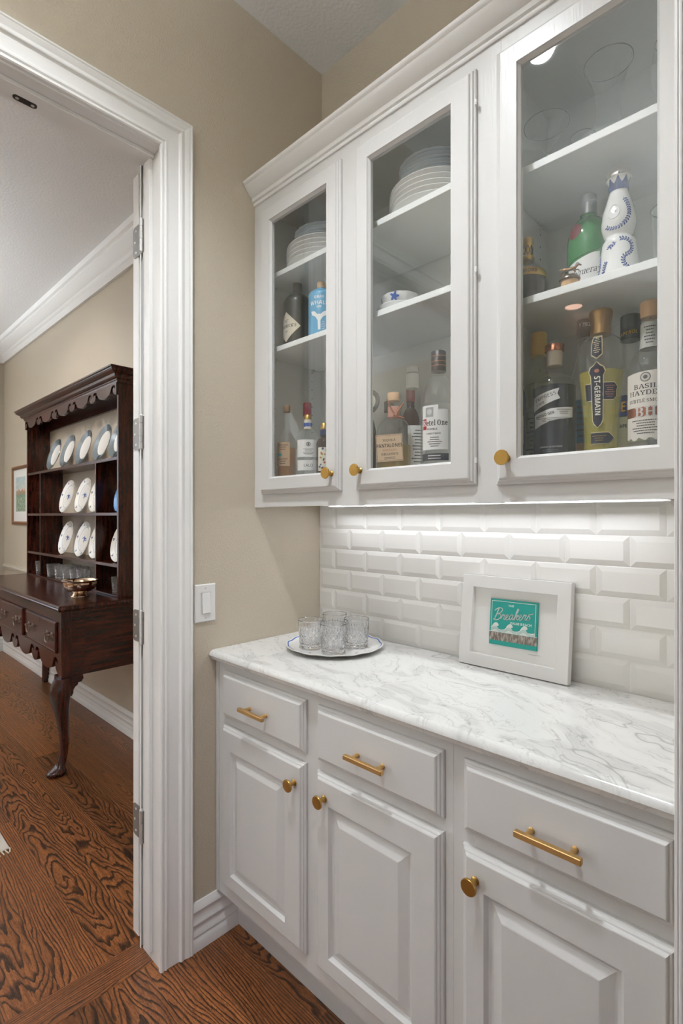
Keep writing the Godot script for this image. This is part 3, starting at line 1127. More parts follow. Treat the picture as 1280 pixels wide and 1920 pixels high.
func base_cabinets() -> void:
	var zf := 0.4563
	var zd := 0.476
	for u in [[0.0, 0.878, "white base cabinet with two drawers and two raised-panel doors left of the counter run"], [0.878, 1.284, "white base cabinet with one drawer and one door at the counter's right end"]]:
		var c := thing("base_cabinet", u[2], "cabinet", P((u[0] + u[1]) / 2, 0, 0.2), "white base cabinets under the marble counter")
		var ox := -c.position
		var m := MB.new()
		m.xf = Transform3D(Basis(), ox)
		m.box(P(u[0] + 0.0005, 0.145, 0.0), P(u[1], 0.889, zf))
		if u[0] == 0.0: m.box(P(0.001, 0.147, 0.40), P(0.0145, 0.888, zf + 0.0055), 0.0015)
		obj("face_frame", m, M.paint, c)
		var k := MB.new()
		k.xf = m.xf
		k.box(P(u[0] + 0.0005, 0.0005, 0.3), P(u[1], 0.146, 0.386))
		obj("toe_kick", k, M.paint, c)
		var doors := [[P(0.049, 0.19, 0), P(0.4355, 0.695, 0), 0.4031], [P(0.4786, 0.19, 0), P(0.859, 0.6935, 0), 0.5176]] if u[0] == 0.0 else [[P(0.9045, 0.19, 0), P(1.2745, 0.692, 0), 0.939]]
		var before := c.get_child_count()
		for d in doors:
			panel_door(c, Vector4(d[0].x, d[0].y, d[1].x, d[1].y), Vector4(d[0].x + 0.052, d[0].y + 0.052, d[1].x - 0.072, d[1].y - 0.071), zf, zd, V(d[2], 0.638))
			drawer(c, Vector4(d[0].x + 0.002, 0.7205, d[1].x, 0.862), zf, zd, (d[0].x + d[1].x) / 2, 0.783)
		for i in range(before, c.get_child_count()): (c.get_child(i) as Node3D).position = ox
	# marble top
	var t := thing("countertop", "white marble countertop with grey veins and a rounded front edge", "countertop", P(0.64, 0.89, 0.24))
	var pr := [V(0, 0.8895), V(0.474, 0.8895)]
	for i in 6: pr.append(V(0.474 + 0.006 * sin(PI / 2 * (i + 1) / 6.0), 0.8955 - 0.006 * cos(PI / 2 * (i + 1) / 6.0)))
	for i in 11: pr.append(V(0.470 + 0.016 * cos(PI / 2 * i / 10.0), 0.904 + 0.016 * sin(PI / 2 * i / 10.0)))
	pr.append(V(0, 0.92))
	var m2 := run_x(pr, 0.0008, 1.2845, 0.0, 0.0)
	for i in m2.v.size(): m2.v[i] -= t.position
	obj("slab", m2, M.marble, t)

func upper_cabinets() -> void:
	var zf := 0.308
	var z0 := 0.3082
	var zd := 0.328
	var spec := [
		[0.0, 0.872, "white glass-door wall cabinet with two doors, left of the pair over the counter", [2.148, 1.898], [[0.001, 0.058], [0.412, 0.486], [0.842, 0.872]]],
		[0.872, 1.284, "white glass-door wall cabinet with one wide door, at the right end over the counter", [2.098, 1.811], [[0.872, 0.908], [1.262, 1.2835]]]]
	for s in spec:
		var c := thing("upper_cabinet", s[2], "cabinet", P((s[0] + s[1]) / 2, 1.377, 0.15), "white upper cabinets with glass doors")
		var ox: Vector3 = -c.position
		var xf := Transform3D(Basis(), ox)
		var f := MB.new()
		f.xf = xf
		for st in s[4]: f.box(P(st[0], 1.377, 0.288), P(st[1], 2.42, zf))
		for ry in [[1.3785, 1.43], [2.355, 2.419]]:
			for i in s[4].size() - 1: f.box(P(s[4][i][1] - 0.0005, ry[0], 0.2885), P(s[4][i + 1][0] + 0.0005, ry[1], zf - 0.0003))
		obj("face_frame", f, M.paint, c)
		var b := MB.new()
		b.xf = xf
		b.box(P(s[0] + 0.003, 1.402, 0.003), P(s[0] + 0.016, 2.415, 0.288))
		b.box(P(s[1] - 0.016, 1.402, 0.003), P(s[1] - 0.003, 2.415, 0.288))
		b.box(P(s[0] + 0.016, 1.4005, 0.003), P(s[1] - 0.016, 1.415, 0.288))
		b.box(P(s[0] + 0.016, 2.40, 0.003), P(s[1] - 0.016, 2.415, 0.288))
		b.box(P(s[0] + 0.016, 1.415, 0.002), P(s[1] - 0.016, 2.40, 0.009))
		obj("carcass", b, M.inside, c)
		var holes := MB.new()
		for zz in [0.055, 0.235]:
			for k in 26:
				holes.xf = Transform3D(Basis(Vector3(0, -1, 0), Vector3(1, 0, 0), Vector3(0, 0, 1)), ox + P(s[0] + 0.0161, 1.47 + k * 0.032, zz))
				holes.lathe([V(0.0026, 0), V(0.0024, 0.0002), V(0, 0.0002)], 8)
		obj("peg_hole", holes, M.hole, c).set_meta("kind", "stuff")
		for y in s[3]:
			var sh := MB.new()
			sh.xf = xf
			sh.box(P(s[0] + 0.017, y, 0.010), P(s[1] - 0.017, y + 0.017, 0.284), 0.001)
			obj("shelf", sh, M.inside, c)
			for zz in [0.055, 0.235]:
				var pins := MB.new()
				pins.xf = Transform3D(Basis(Vector3(0, -1, 0), Vector3(1, 0, 0), Vector3(0, 0, 1)), ox + P(s[0] + 0.016, y - 0.005, zz))
				pins.lathe([V(0, 0), V(0.0045, 0.0), V(0.0045, 0.009), V(0, 0.01)], 10)
				obj("shelf_pin", pins, M.steel, c)
		var before := c.get_child_count()
		if s[0] == 0.0:
			glazed_door(c, Vector4(0.0473, 1.4205, 0.4197, 2.372), Vector4(0.1085, 1.4765, 0.3665, 2.312), z0, zd, V(0.3935, 1.4705))
			glazed_door(c, Vector4(0.4776, 1.4205, 0.850, 2.372), Vector4(0.5345, 1.4765, 0.785, 2.312), z0, zd, V(0.505, 1.4725))
		else:
			glazed_door(c, Vector4(0.9001, 1.4165, 1.275, 2.372), Vector4(0.9585, 1.4765, 1.2135, 2.312), z0, zd, V(0.931, 1.4725))
		for i in range(before, c.get_child_count()): (c.get_child(i) as Node3D).position = ox
		for y in ([2.29, 1.91, 1.475] if s[0] == 0.0 else []):
			var hg := MB.new()
			hg.xf = xf
			hg.tube([P(0.8525, y - 0.006, 0.320), P(0.8525, y + 0.006, 0.320)], 0.003, 8)
			hg.tube([P(0.8525, y - 0.002, 0.320), P(0.8525, y + 0.002, 0.320)], 0.0036, 8)
			obj("hinge_pin", hg, M.trim, c)


# ---------------------------------------------------------------- on the counter
func tumbler_mesh(r0: float, r1: float, h: float) -> ArrayMesh:
	var m := MB.new()
	var outer := []
	var rows := 44
	outer.append(V(0, 0.0))
	outer.append(V(r0 - 0.004, 0.0))
	for i in rows + 1: outer.append(V(lerp(r0, r1, float(i) / rows), 0.002 + (h - 0.0035) * i / rows))
	outer.append(V(r1 - 0.0007, h))
	outer.append(V(r1 - 0.0016, h - 0.0007))
	for i in 5: outer.append(V(lerp(r1 - 0.0022, r0 - 0.004, i / 4.0), lerp(h - 0.003, 0.02, i / 4.0)))
	outer.append(V(r0 - 0.008, 0.0165))
	outer.append(V(0, 0.0155))
	var cut := func(t: float, i: int) -> float:
		if i < 2 or i > rows + 2: return 1.0
		var y: float = outer[i].y / h
		var d := 0.0
		if y > 0.2 and y < 0.62:
			var a: float = t / TAU * 12.0
			var p: float = abs(fposmod(a + (y - 0.2) / 0.105 * 0.5, 1.0) - 0.5)
			var q: float = abs(fposmod(a - (y - 0.2) / 0.105 * 0.5, 1.0) - 0.5)
			d = maxf(maxf(0.0, 1.0 - p * 6.0), maxf(0.0, 1.0 - q * 6.0))
		elif y >= 0.62 and y < 0.8:
			var f: float = abs(fposmod(t / TAU * 24.0, 1.0) - 0.5)
			d = maxf(0.0, 1.0 - f * (5.0 + 18.0 * (y - 0.62) / 0.18)) * (1.0 - (y - 0.62) / 0.18)
		elif y > 0.04 and y < 0.15:
			d = 0.7 * abs(sin(t * 16.0))
		elif y >= 0.15 and y <= 0.19: d = 0.6
		return 1.0 - d * 0.042
	# fine steps round so that the cuts stay crisp; facets shade flat by their own normals
	var seg := 144
	var ring := []
	for i in outer.size():
		var l := PackedVector3Array()
		for s in seg:
			var t := TAU * s / seg
			var f: float = cut.call(t, i)
			l.append(P(sin(t) * outer[i].x * f, outer[i].y, cos(t) * outer[i].x * f))
		ring.append(l)
	# smooth inside and rim, flat facets in the cut band
	for i in outer.size() - 1:
		for s in seg:
			var s2 := (s + 1) % seg
			var a: Vector3 = ring[i][s]
			var b: Vector3 = ring[i][s2]
			var c: Vector3 = ring[i + 1][s2]
			var d: Vector3 = ring[i + 1][s]
			var y: float = outer[i].y / h
			if i >= 2 and i < rows + 2 and y < 0.8: m.quad(a, b, c, d)
			else:
				var e: Vector2 = outer[i + 1] - outer[i]
				var nn := Vector2(e.y, -e.x).normalized()
				var t0 := TAU * s / seg
				var t1 := TAU * (s + 1) / seg
				var k := m.vert(a, P(sin(t0) * nn.x, nn.y, cos(t0) * nn.x))
				m.vert(b, P(sin(t1) * nn.x, nn.y, cos(t1) * nn.x)); m.vert(c, P(sin(t1) * nn.x, nn.y, cos(t1) * nn.x)); m.vert(d, P(sin(t0) * nn.x, nn.y, cos(t0) * nn.x))
				if outer[i].x > 1e-6: m.face(k, k + 1, k + 2)
				if outer[i + 1].x > 1e-6: m.face(k, k + 2, k + 3)
	return m.mesh()

var tumbler: ArrayMesh

const SCRIPT := [
	[[0.02, 0.0], [0.10, 0.5], [0.20, 1.05]], [[-0.08, 0.9], [0.12, 1.1], [0.38, 1.12], [0.5, 0.92], [0.36, 0.66], [0.14, 0.58], [0.38, 0.54], [0.47, 0.3], [0.32, 0.04], [0.06, 0.0], [-0.06, 0.12]],
	[[0.5, 0.1], [0.62, 0.52], [0.66, 0.42], [0.78, 0.46], [0.74, 0.2], [0.78, 0.03], [0.88, 0.13], [1.0, 0.3], [1.02, 0.45], [0.94, 0.48], [0.88, 0.3], [0.93, 0.04], [1.05, 0.03], [1.14, 0.15]],
	[[1.38, 0.42], [1.27, 0.48], [1.16, 0.3], [1.19, 0.05], [1.29, 0.06], [1.38, 0.34], [1.39, 0.45], [1.37, 0.12], [1.42, 0.03], [1.5, 0.14], [1.66, 0.66], [1.72, 0.95], [1.65, 0.98], [1.58, 0.5], [1.55, 0.0]],
	[[1.56, 0.25], [1.73, 0.46], [1.79, 0.38], [1.68, 0.24], [1.78, 0.03], [1.88, 0.14], [2.0, 0.3], [2.02, 0.45], [1.94, 0.48], [1.88, 0.3], [1.93, 0.04], [2.05, 0.03], [2.13, 0.18], [2.21, 0.52], [2.25, 0.42], [2.37, 0.46], [2.33, 0.2], [2.37, 0.03], [2.46, 0.14], [2.58, 0.56], [2.57, 0.42], [2.68, 0.22], [2.62, 0.03], [2.50, -0.02]],
	[[2.58, 0.56], [2.7, 0.54], [2.84, 0.6]]]

func ribbon(mb: MB, pts: Array, w: float, place: Callable) -> void:
	for i in pts.size() - 1:
		var a: Vector2 = pts[i]
		var b: Vector2 = pts[i + 1]
		if a.distance_to(b) < 1e-6: continue
		var d := (b - a).normalized()
		var n := d.orthogonal() * w * 0.5
		d *= w * 0.3
		var id := []
		for p in [a - d - n, b + d - n, b + d + n, a - d + n]:
			var r: Array = place.call(p)
			id.append(mb.vert(r[0] + r[1] * 0.0003, r[1]))
		mb.face(id[0], id[3], id[2])
		mb.face(id[0], id[2], id[1])

func counter_things() -> void:
	var t := thing("serving_plate", "round white scalloped serving plate with a blue edge line on the marble counter", "plate", P(0.268, 0.9203, 0.188))
	var m := MB.new()
	m.lathe([V(0, 0.002), V(0.085, 0.002), V(0.087, 0), V(0.092, 0), V(0.094, 0.003), V(0.125, 0.007), V(0.150, 0.0115), V(0.1575, 0.0155), V(0.158, 0.017), V(0.155, 0.0175), V(0.145, 0.0125), V(0.137, 0.0080), V(0.129, 0.0058), V(0, 0.0055)], 144, true,
		func(a: float, i: int): return 1.0 + ((0.016 * pow(abs(cos(a * 7.0)), 1.6) - 0.008) if i >= 6 and i <= 10 else 0.0), 40.0,
		func(a: float, i: int): return (0.0012 * cos(a * 14.0)) if i >= 6 and i <= 10 else 0.0)
	obj("plate_body", m, M.tray, t)
	tumbler = tumbler_mesh(0.0365, 0.0415, 0.092)
	var spots := [[0.326, 0.252, "cut crystal tumbler at the front of the serving plate"], [0.231, 0.257, "cut crystal tumbler on the serving plate, nearest the beige wall"], [0.324, 0.144, "cut crystal tumbler on the serving plate, farthest right"], [0.2145, 0.133, "cut crystal tumbler at the back of the serving plate"]]
	var first: Node3D = null
	for q in spots:
		var at := P(q[0], 0.9203 + 0.0058, q[1])
		if first == null:
			first = thing("crystal_tumbler", q[2], "glass", at, "cut crystal tumblers on the serving plate")
			obj("glass_body", tumbler, M.crystal, first)
		else: copy(first, at, q[2]).rotation.y = q[0] * 9.0
	# framed matchbook
	var f := thing("picture_frame", "white shadow-box frame with a teal matchbook leaning on the tiled backsplash", "picture frame", P(0.8015, 0.9203, 0.0335))
	f.rotation.x = -0.117
	var fm := MB.new()
	var w := 0.156
	var h := 0.2555
	fm.rings([R(-w, 0, w, h, 0), R(-w, 0, w, h, 0.021), R(-w + 0.0008, 0.0008, w - 0.0008, h - 0.0008, 0.022), R(-w + 0.0335, 0.0335, w - 0.0335, h - 0.0335, 0.022), R(-w + 0.0345, 0.0345, w - 0.0345, h - 0.0345, 0.0208), R(-w + 0.0345, 0.0345, w - 0.0345, h - 0.0345, 0.006)], true)
	obj("frame", fm, M.trim, f)
	obj("mount", bx(P(-w + 0.034, 0.034, 0.002), P(w - 0.034, h - 0.034, 0.0075)), M.white, f)
	var c := node("matchbook", f)
	c.position = P(0.0005, 0.131, 0.0076)
	c.rotation.z = 0.012
	c.scale = Vector3(1.05, 1.04, 1.0)
	obj("cover", bx(P(-0.0655, -0.061, 0.0), P(0.0655, 0.061, 0.007), 0.0012), M.teal, c)
	var on := on_flat(0.0071)
	var pale := mat(c8(226, 232, 226), 0.55)
	label("striker", rect(-0.0655, -0.049, 0.0655, -0.0275), on, tex(striker_tex(), 0.8), c, 0.02)
	var bd := MB.new()
	for e in [[V(-0.060, 0.0555), V(0.060, 0.0555)], [V(-0.060, -0.0255), V(-0.060, 0.0555)], [V(0.060, -0.0255), V(0.060, 0.0555)], [V(-0.0655, -0.0265), V(0.0655, -0.0265)]]: ribbon(bd, e, 0.0012, on)
	# breaking waves: white bodies and two crest lines
	var wave := []
	wave.append(V(-0.0595, -0.0265))
	for k in 3:
		var x := -0.0595 + k * 0.0397
		for p in [[0.0, 0.010], [0.005, 0.017], [0.011, 0.021], [0.017, 0.0205], [0.0205, 0.0165], [0.0195, 0.0135], [0.0165, 0.0135], [0.0155, 0.0155], [0.0165, 0.0115], [0.0215, 0.0075], [0.029, 0.0065], [0.036, 0.008]]: wave.append(V(x + p[0], -0.0275 + p[1] * 1.22))
	wave.append(V(0.0595, -0.0175))
	wave.append(V(0.0595, -0.0265))
	label("wave", wave, on, pale, c, 0.01)
	for o in [0.0022, 0.0042, 0.0062]:
		var ln := []
		for k in 3:
			var x := -0.0595 + k * 0.0397
			for p in [[0.0, 0.006], [0.006, 0.0105], [0.012, 0.012], [0.019, 0.008], [0.026, 0.004], [0.034, 0.003]]: ln.append(V(x + p[0], -0.0275 + p[1] + 0.0055 - o * 1.35))
		ln.append(V(0.0595, -0.0275 + 0.0115 - o * 1.35))
		var lm := MB.new()
		ribbon(lm, spline(ln, 3), 0.0007, on_flat(0.0074))
		obj("wave_line", lm, M.teal, c)
	var sc := MB.new()
	for st in SCRIPT:
		var pts := []
		for p in st: pts.append(V((p[0] + p[1] * 0.22) * 0.0365 - 0.052, p[1] * 0.028 + 0.0095).rotated(0.10))
		ribbon(sc, spline(pts, 5), 0.0025, on)
	obj("lettering", sc, pale, c)
	obj("border", bd, pale, c)
	letters("THE", "sans_bold", 0.0056, V(-0.006, 0.0455), on, pale, c, 1.15)
	letters("PALM BEACH", "sans_bold", 0.0062, V(0.022, 0.001), on, pale, c, 1.1, 0.0, 0.02)
	var sg := MB.new()
	var pts2 := []
	for k in 18: pts2.append(V(0.045 + k * 0.0019, 0.056 + 0.0011 * sin(k * 2.1) + 0.0004 * k * 0.2))
	ribbon(sg, pts2, 0.0005, on_flat(0.0076))
	obj("signature", sg, M.ink, f)

func striker_tex() -> ImageTexture:
	var n := noise(61, 3.0, 4)
	return image(128, 64, func(u: float, v: float): return Color8(120, 108, 98).lerp(Color8(186, 180, 172), clamp(0.35 + n.get_noise_2d(u * 6.0, v * 2.0) * 1.4, 0.0, 1.0)))

# ---------------------------------------------------------------- plates and glasses in the cabinets
const ORD := ["lowest", "second from the bottom", "third from the bottom", "fourth from the bottom", "fifth from the bottom", "topmost"]

func crockery() -> void:
	var dm := MB.new()
	dm.lathe([V(0, 0.004), V(0.072, 0.004), V(0.074, 0), V(0.078, 0), V(0.081, 0.004), V(0.110, 0.012), V(0.1295, 0.0185), V(0.131, 0.02), V(0.1305, 0.0215), V(0.128, 0.0215), V(0.108, 0.015), V(0.086, 0.0085), V(0.078, 0.0075), V(0, 0.007)], 64)
	var dinner := dm.mesh()
	var sm := MB.new()
	var fl := func(a: float, i: int): return 1.0 + (0.012 * cos(a * 20.0) if i >= 4 and i <= 10 else 0.0)
	sm.lathe([V(0, 0.004), V(0.05, 0.004), V(0.052, 0), V(0.055, 0), V(0.058, 0.005), V(0.080, 0.014), V(0.0995, 0.0225), V(0.101, 0.024), V(0.1, 0.0255), V(0.097, 0.0255), V(0.078, 0.017), V(0.058, 0.009), V(0, 0.0085)], 120, false, fl)
	var side := sm.mesh()
	var blue_grey := mat(c8(196, 206, 212), 0.16)
	for st in [[0.185, 0.150, 5, 4, "behind the left glass door"], [0.632, 0.150, 5, 6, "behind the middle glass door"]]:
		var y := 2.1652
		for k in st[2]:
			var p := thing("dinner_plate", "plain white dinner plate, %s of five stacked %s" % [(ORD[k] if k < 4 else "topmost"), st[4]], "plate", P(st[0] + sin(k * 2.0) * 0.001, y, st[1]), "stacked white dinner plates")
			obj("plate_body", dinner, M.china, p)
			y += 0.0142
		y += 0.0075
		for k in st[3]:
			var p := thing("side_plate", "pale fluted side plate, %s of %s stacked %s" % [(ORD[k] if k < st[3] - 1 else "topmost"), ["", "", "", "", "four", "five", "six"][st[3]], st[4]], "plate", P(st[0] - 0.004, y, st[1]), "stacked fluted side plates")
			obj("plate_body", side, blue_grey, p)
			p.rotation.y = k * 0.7
			y += 0.0098
	# saucer and lidded dish with a blue flower
	var s := thing("saucer", "white fluted saucer under the blue-flowered dish", "saucer", P(0.548, 1.9152, 0.205))
	var a := MB.new()
	a.lathe([V(0, 0.002), V(0.034, 0.002), V(0.036, 0), V(0.039, 0.001), V(0.06, 0.014), V(0.0665, 0.019), V(0.0665, 0.0205), V(0.06, 0.0175), V(0.038, 0.005), V(0, 0.0045)], 72, false, func(t: float, i: int): return 1.0 + (0.015 * cos(t * 14.0) if i >= 4 and i <= 7 else 0.0))
	obj("plate_body", a, M.china, s)
	var d := thing("sauce_dish", "small white dish with a blue flower and a twig handle on a fluted saucer", "dish", P(0.548, 1.9202, 0.205))
	var b := MB.new()
	var bowl := [V(0, 0), V(0.026, 0), V(0.028, 0.003), V(0.040, 0.014), V(0.0505, 0.030), V(0.054, 0.043), V(0.0545, 0.046), V(0.0525, 0.0465), V(0.05, 0.04), V(0.036, 0.016), V(0, 0.008)]
	b.lathe(bowl, 72, false, func(t: float, i: int): return 1.0 + (0.02 * cos(t * 12.0) if i >= 3 and i <= 8 else 0.0))
	obj("bowl", b, M.china, d)
	var blue := mat(c8(58, 92, 170), 0.25)
	var pts := []
	for k in 40:
		var an := TAU * k / 40.0
		pts.append(V(cos(an), sin(an)) * (0.0095 + 0.0035 * cos(an * 5.0)) + V(0, 0.033))
	label("flower", pts, func(q: Vector2):
		var an := deg_to_rad(20.0) + q.x / 0.05
		var rr: float = 0.0405 + (q.y - 0.014) / 0.016 * 0.0105 if q.y < 0.03 else 0.051 + (q.y - 0.03) / 0.013 * 0.0035
		var nr := P(sin(an), -0.3, cos(an)).normalized()
		return [P(sin(an) * (rr + 0.0016), q.y, cos(an) * (rr + 0.0016)), nr], blue, d, 0.004)
	var hd := MB.new()
	var dir := P(0.72, 0, -0.69)
	hd.tube(spline([dir * 0.05 + P(0, 0.038, 0), dir * 0.064 + P(0, 0.046, 0), dir * 0.074 + P(0, 0.040, 0), dir * 0.066 + P(0, 0.026, 0), dir * 0.046 + P(0, 0.022, 0)], 5), 0.003, 8)
	hd.tube([dir * 0.07 + P(0, 0.044, 0), dir * 0.08 + P(0.003, 0.05, 0.004)], 0.0022, 6)
	obj("handle", hd, M.china, d)
	var e := thing("covered_dish", "plain white dish at the right edge of the middle cabinet shelf", "dish", P(0.795, 1.9152, 0.175))
	var em := MB.new()
	em.lathe([V(0, 0), V(0.045, 0), V(0.047, 0.003), V(0.062, 0.022), V(0.07, 0.042), V(0.0715, 0.045), V(0.069, 0.048), V(0.055, 0.058), V(0.03, 0.066), V(0.012, 0.068), V(0.009, 0.074), V(0.012, 0.08), V(0, 0.084)], 48)
	obj("dish_body", em, M.china, e)
	# glasses on the top shelf of the wide cabinet
	var y := 2.1152
	var q := thing("decanter", "clear glass decanter with a wide base and flared mouth on the top shelf", "decanter", P(1.081, y, 0.150))
	var dk := MB.new()
	var dp := [V(0, 0.0), V(0.05, 0.0), V(0.085, 0.008), V(0.098, 0.02), V(0.095, 0.034), V(0.075, 0.052), V(0.045, 0.074), V(0.030, 0.098), V(0.0255, 0.125), V(0.0265, 0.155), V(0.032, 0.185), V(0.041, 0.212), V(0.049, 0.232)]
	var sp := spline(dp, 4)
	dk.lathe(sp, 56)
	obj("glass_body", dk, M.stemware, q)
	var rim := MB.new()
	var rp := []
	for k in 48: rp.append(P(sin(TAU * k / 48.0) * 0.049, 0.232, cos(TAU * k / 48.0) * 0.049))
	rim.tube(rp, 0.0011, 6, true)
	obj("rim", rim, pane(Color(0.45, 0.52, 0.5), 0.35), q)
	stem_glass("martini_glass", "conical martini glass at the left of the top shelf", P(0.952, y, 0.170), [V(0.004, 0.085), V(0.020, 0.108), V(0.050, 0.152)], 0.085)
	stem_glass("wine_glass", "round wine glass cut off by the door frame on the top shelf", P(1.199, y, 0.140), [V(0.004, 0.10), V(0.02, 0.107), V(0.033, 0.125), V(0.0385, 0.15), V(0.036, 0.18), V(0.029, 0.215)], 0.10)
	stem_glass("wine_glass", "small wine glass at the back behind the martini glass", P(0.998, y, 0.066), [V(0.004, 0.08), V(0.018, 0.087), V(0.03, 0.105), V(0.033, 0.125), V(0.028, 0.155)], 0.08)
	var g := thing("bar_glass", "straight clear bar glass at the right end of the middle shelf in the wide cabinet", "glass", P(1.208, 1.8282, 0.200))
	var gm := MB.new()
	gm.lathe([V(0, 0.002), V(0.024, 0.0), V(0.027, 0.002), V(0.0325, 0.125), V(0.0315, 0.126), V(0.026, 0.012), V(0, 0.01)], 40)
	obj("glass_body", gm, M.bottle, g)
	var gr := MB.new()
	var gp := []
	for k in 40: gp.append(P(sin(TAU * k / 40.0) * 0.032, 0.1258, cos(TAU * k / 40.0) * 0.032))
	gr.tube(gp, 0.0012, 6, true)
	obj("rim", gr, pane(Color(0.5, 0.55, 0.52), 0.4), g)

func stem_glass(called: String, lab: String, at: Vector3, bowl: Array, h: float) -> void:
	var t := thing(called, lab, "glass", at)
	var b := MB.new()
	b.lathe(spline(bowl, 4), 44)
	obj("bowl", b, M.stemware, t)
	var f := MB.new()
	f.lathe([V(0, 0), V(0.034, 0), V(0.035, 0.0012), V(0.02, 0.0035), V(0.006, 0.008), V(0.0038, 0.02), V(0.0035, h - 0.012), V(0.004, h), V(0, h + 0.001)], 32)
	obj("stem", f, pane(Color(0.9, 0.95, 0.93), 0.22), t)
	var rim := MB.new()
	var rp := []
	var e: Vector2 = bowl[-1]
	for k in 44: rp.append(P(sin(TAU * k / 44.0) * e.x, e.y, cos(TAU * k / 44.0) * e.x))
	rim.tube(rp, 0.0007, 6, true)
	obj("rim", rim, pane(Color(0.55, 0.6, 0.58), 0.3), t)


# ---------------------------------------------------------------- bottles
# r body radius, hs height where the shoulder begins, rn neck radius, yn foot of the neck, yt lip; bulge 0 sloping .. 1 round
func bottle_profile(r: float, hs: float, rn: float, yn: float, yt: float, bulge := 0.5) -> Array:
	var o := [V(0, 0.003), V(r * 0.75, 0.0), V(r - 0.003, 0.0005), V(r - 0.0005, 0.003), V(r, 0.006), V(r, hs)]
	for i in range(1, 12):
		var t := i / 12.0
		var sl := V(lerp(r, rn, smoothstep(0.0, 1.0, t)), lerp(hs, yn, t))
		var rd := V(rn + (r - rn) * cos(t * PI / 2), hs + (yn - hs) * sin(t * PI / 2))
		o.append(sl.lerp(rd, bulge))
	o.append(V(rn, yn))
	o.append(V(rn, yt))
	return o

func filled(pr: Array, level: float, gap := 0.0022) -> Array:
	var o := [V(0, 0.006)]
	for i in pr.size():
		var p: Vector2 = pr[i]
		if p.y > level:
			var q: Vector2 = pr[i - 1]
			var t: float = (level - q.y) / (p.y - q.y)
			o.append(V(maxf(lerp(q.x, p.x, t) - gap, 0.001), level))
			break
		if p.x > 0.0 and i >= 3: o.append(V(maxf(p.x - gap, 0.001), maxf(p.y, 0.0062)))
	o.append(V(0, level))
	return o

func bottle(lab: String, at: Vector3, pr: Array, glass: Material, level := 0.0, liquid: Material = null, cap := [], cap_mat: Material = null, square := 0.0, turn := 0.0) -> Node3D:
	var t := thing("bottle", lab, "bottle", at)
	var sq = null
	if square > 0.0:
		sq = func(a: float, i: int):
			var k: float = 1.0 / pow(pow(abs(sin(a - turn)), 5.0) + pow(abs(cos(a - turn)), 5.0), 0.2)
			return lerp(1.0, k * 0.88, square) if pr[mini(i, pr.size() - 1)].x > pr[-1].x * 1.3 else 1.0
	var m := MB.new()
	m.lathe(pr, 48, false, sq)
	obj("glass_body", m, glass, t)
	if liquid:
		var l := MB.new()
		var fp := filled(pr, level)
		var sl = null
		if square > 0.0: sl = func(a: float, i: int): return lerp(1.0, 0.88 / pow(pow(abs(sin(a - turn)), 5.0) + pow(abs(cos(a - turn)), 5.0), 0.2), square)
		l.lathe(fp, 48, false, sl)
		obj("liquid", l, liquid, t)
	if cap.size():
		var c := MB.new()
		c.lathe(cap, 36)
		obj("cap", c, cap_mat, t)
	return t

func cap_profile(r: float, y0: float, y1: float, flare := 0.0) -> Array:
	return [V(0.002, y0), V(r, y0), V(r, y0 + 0.001), V(r + flare, y1 - 0.0015), V(r + flare - 0.0012, y1), V(0, y1)]

func band(r: float, y0: float, y1: float, called: String, m: Material, parent: Node, r1 := -1.0) -> void:
	var b := MB.new()
	b.lathe([V(r, y0), V(r if r1 < 0 else r1, y1)], 36)
	obj(called, b, m, parent)

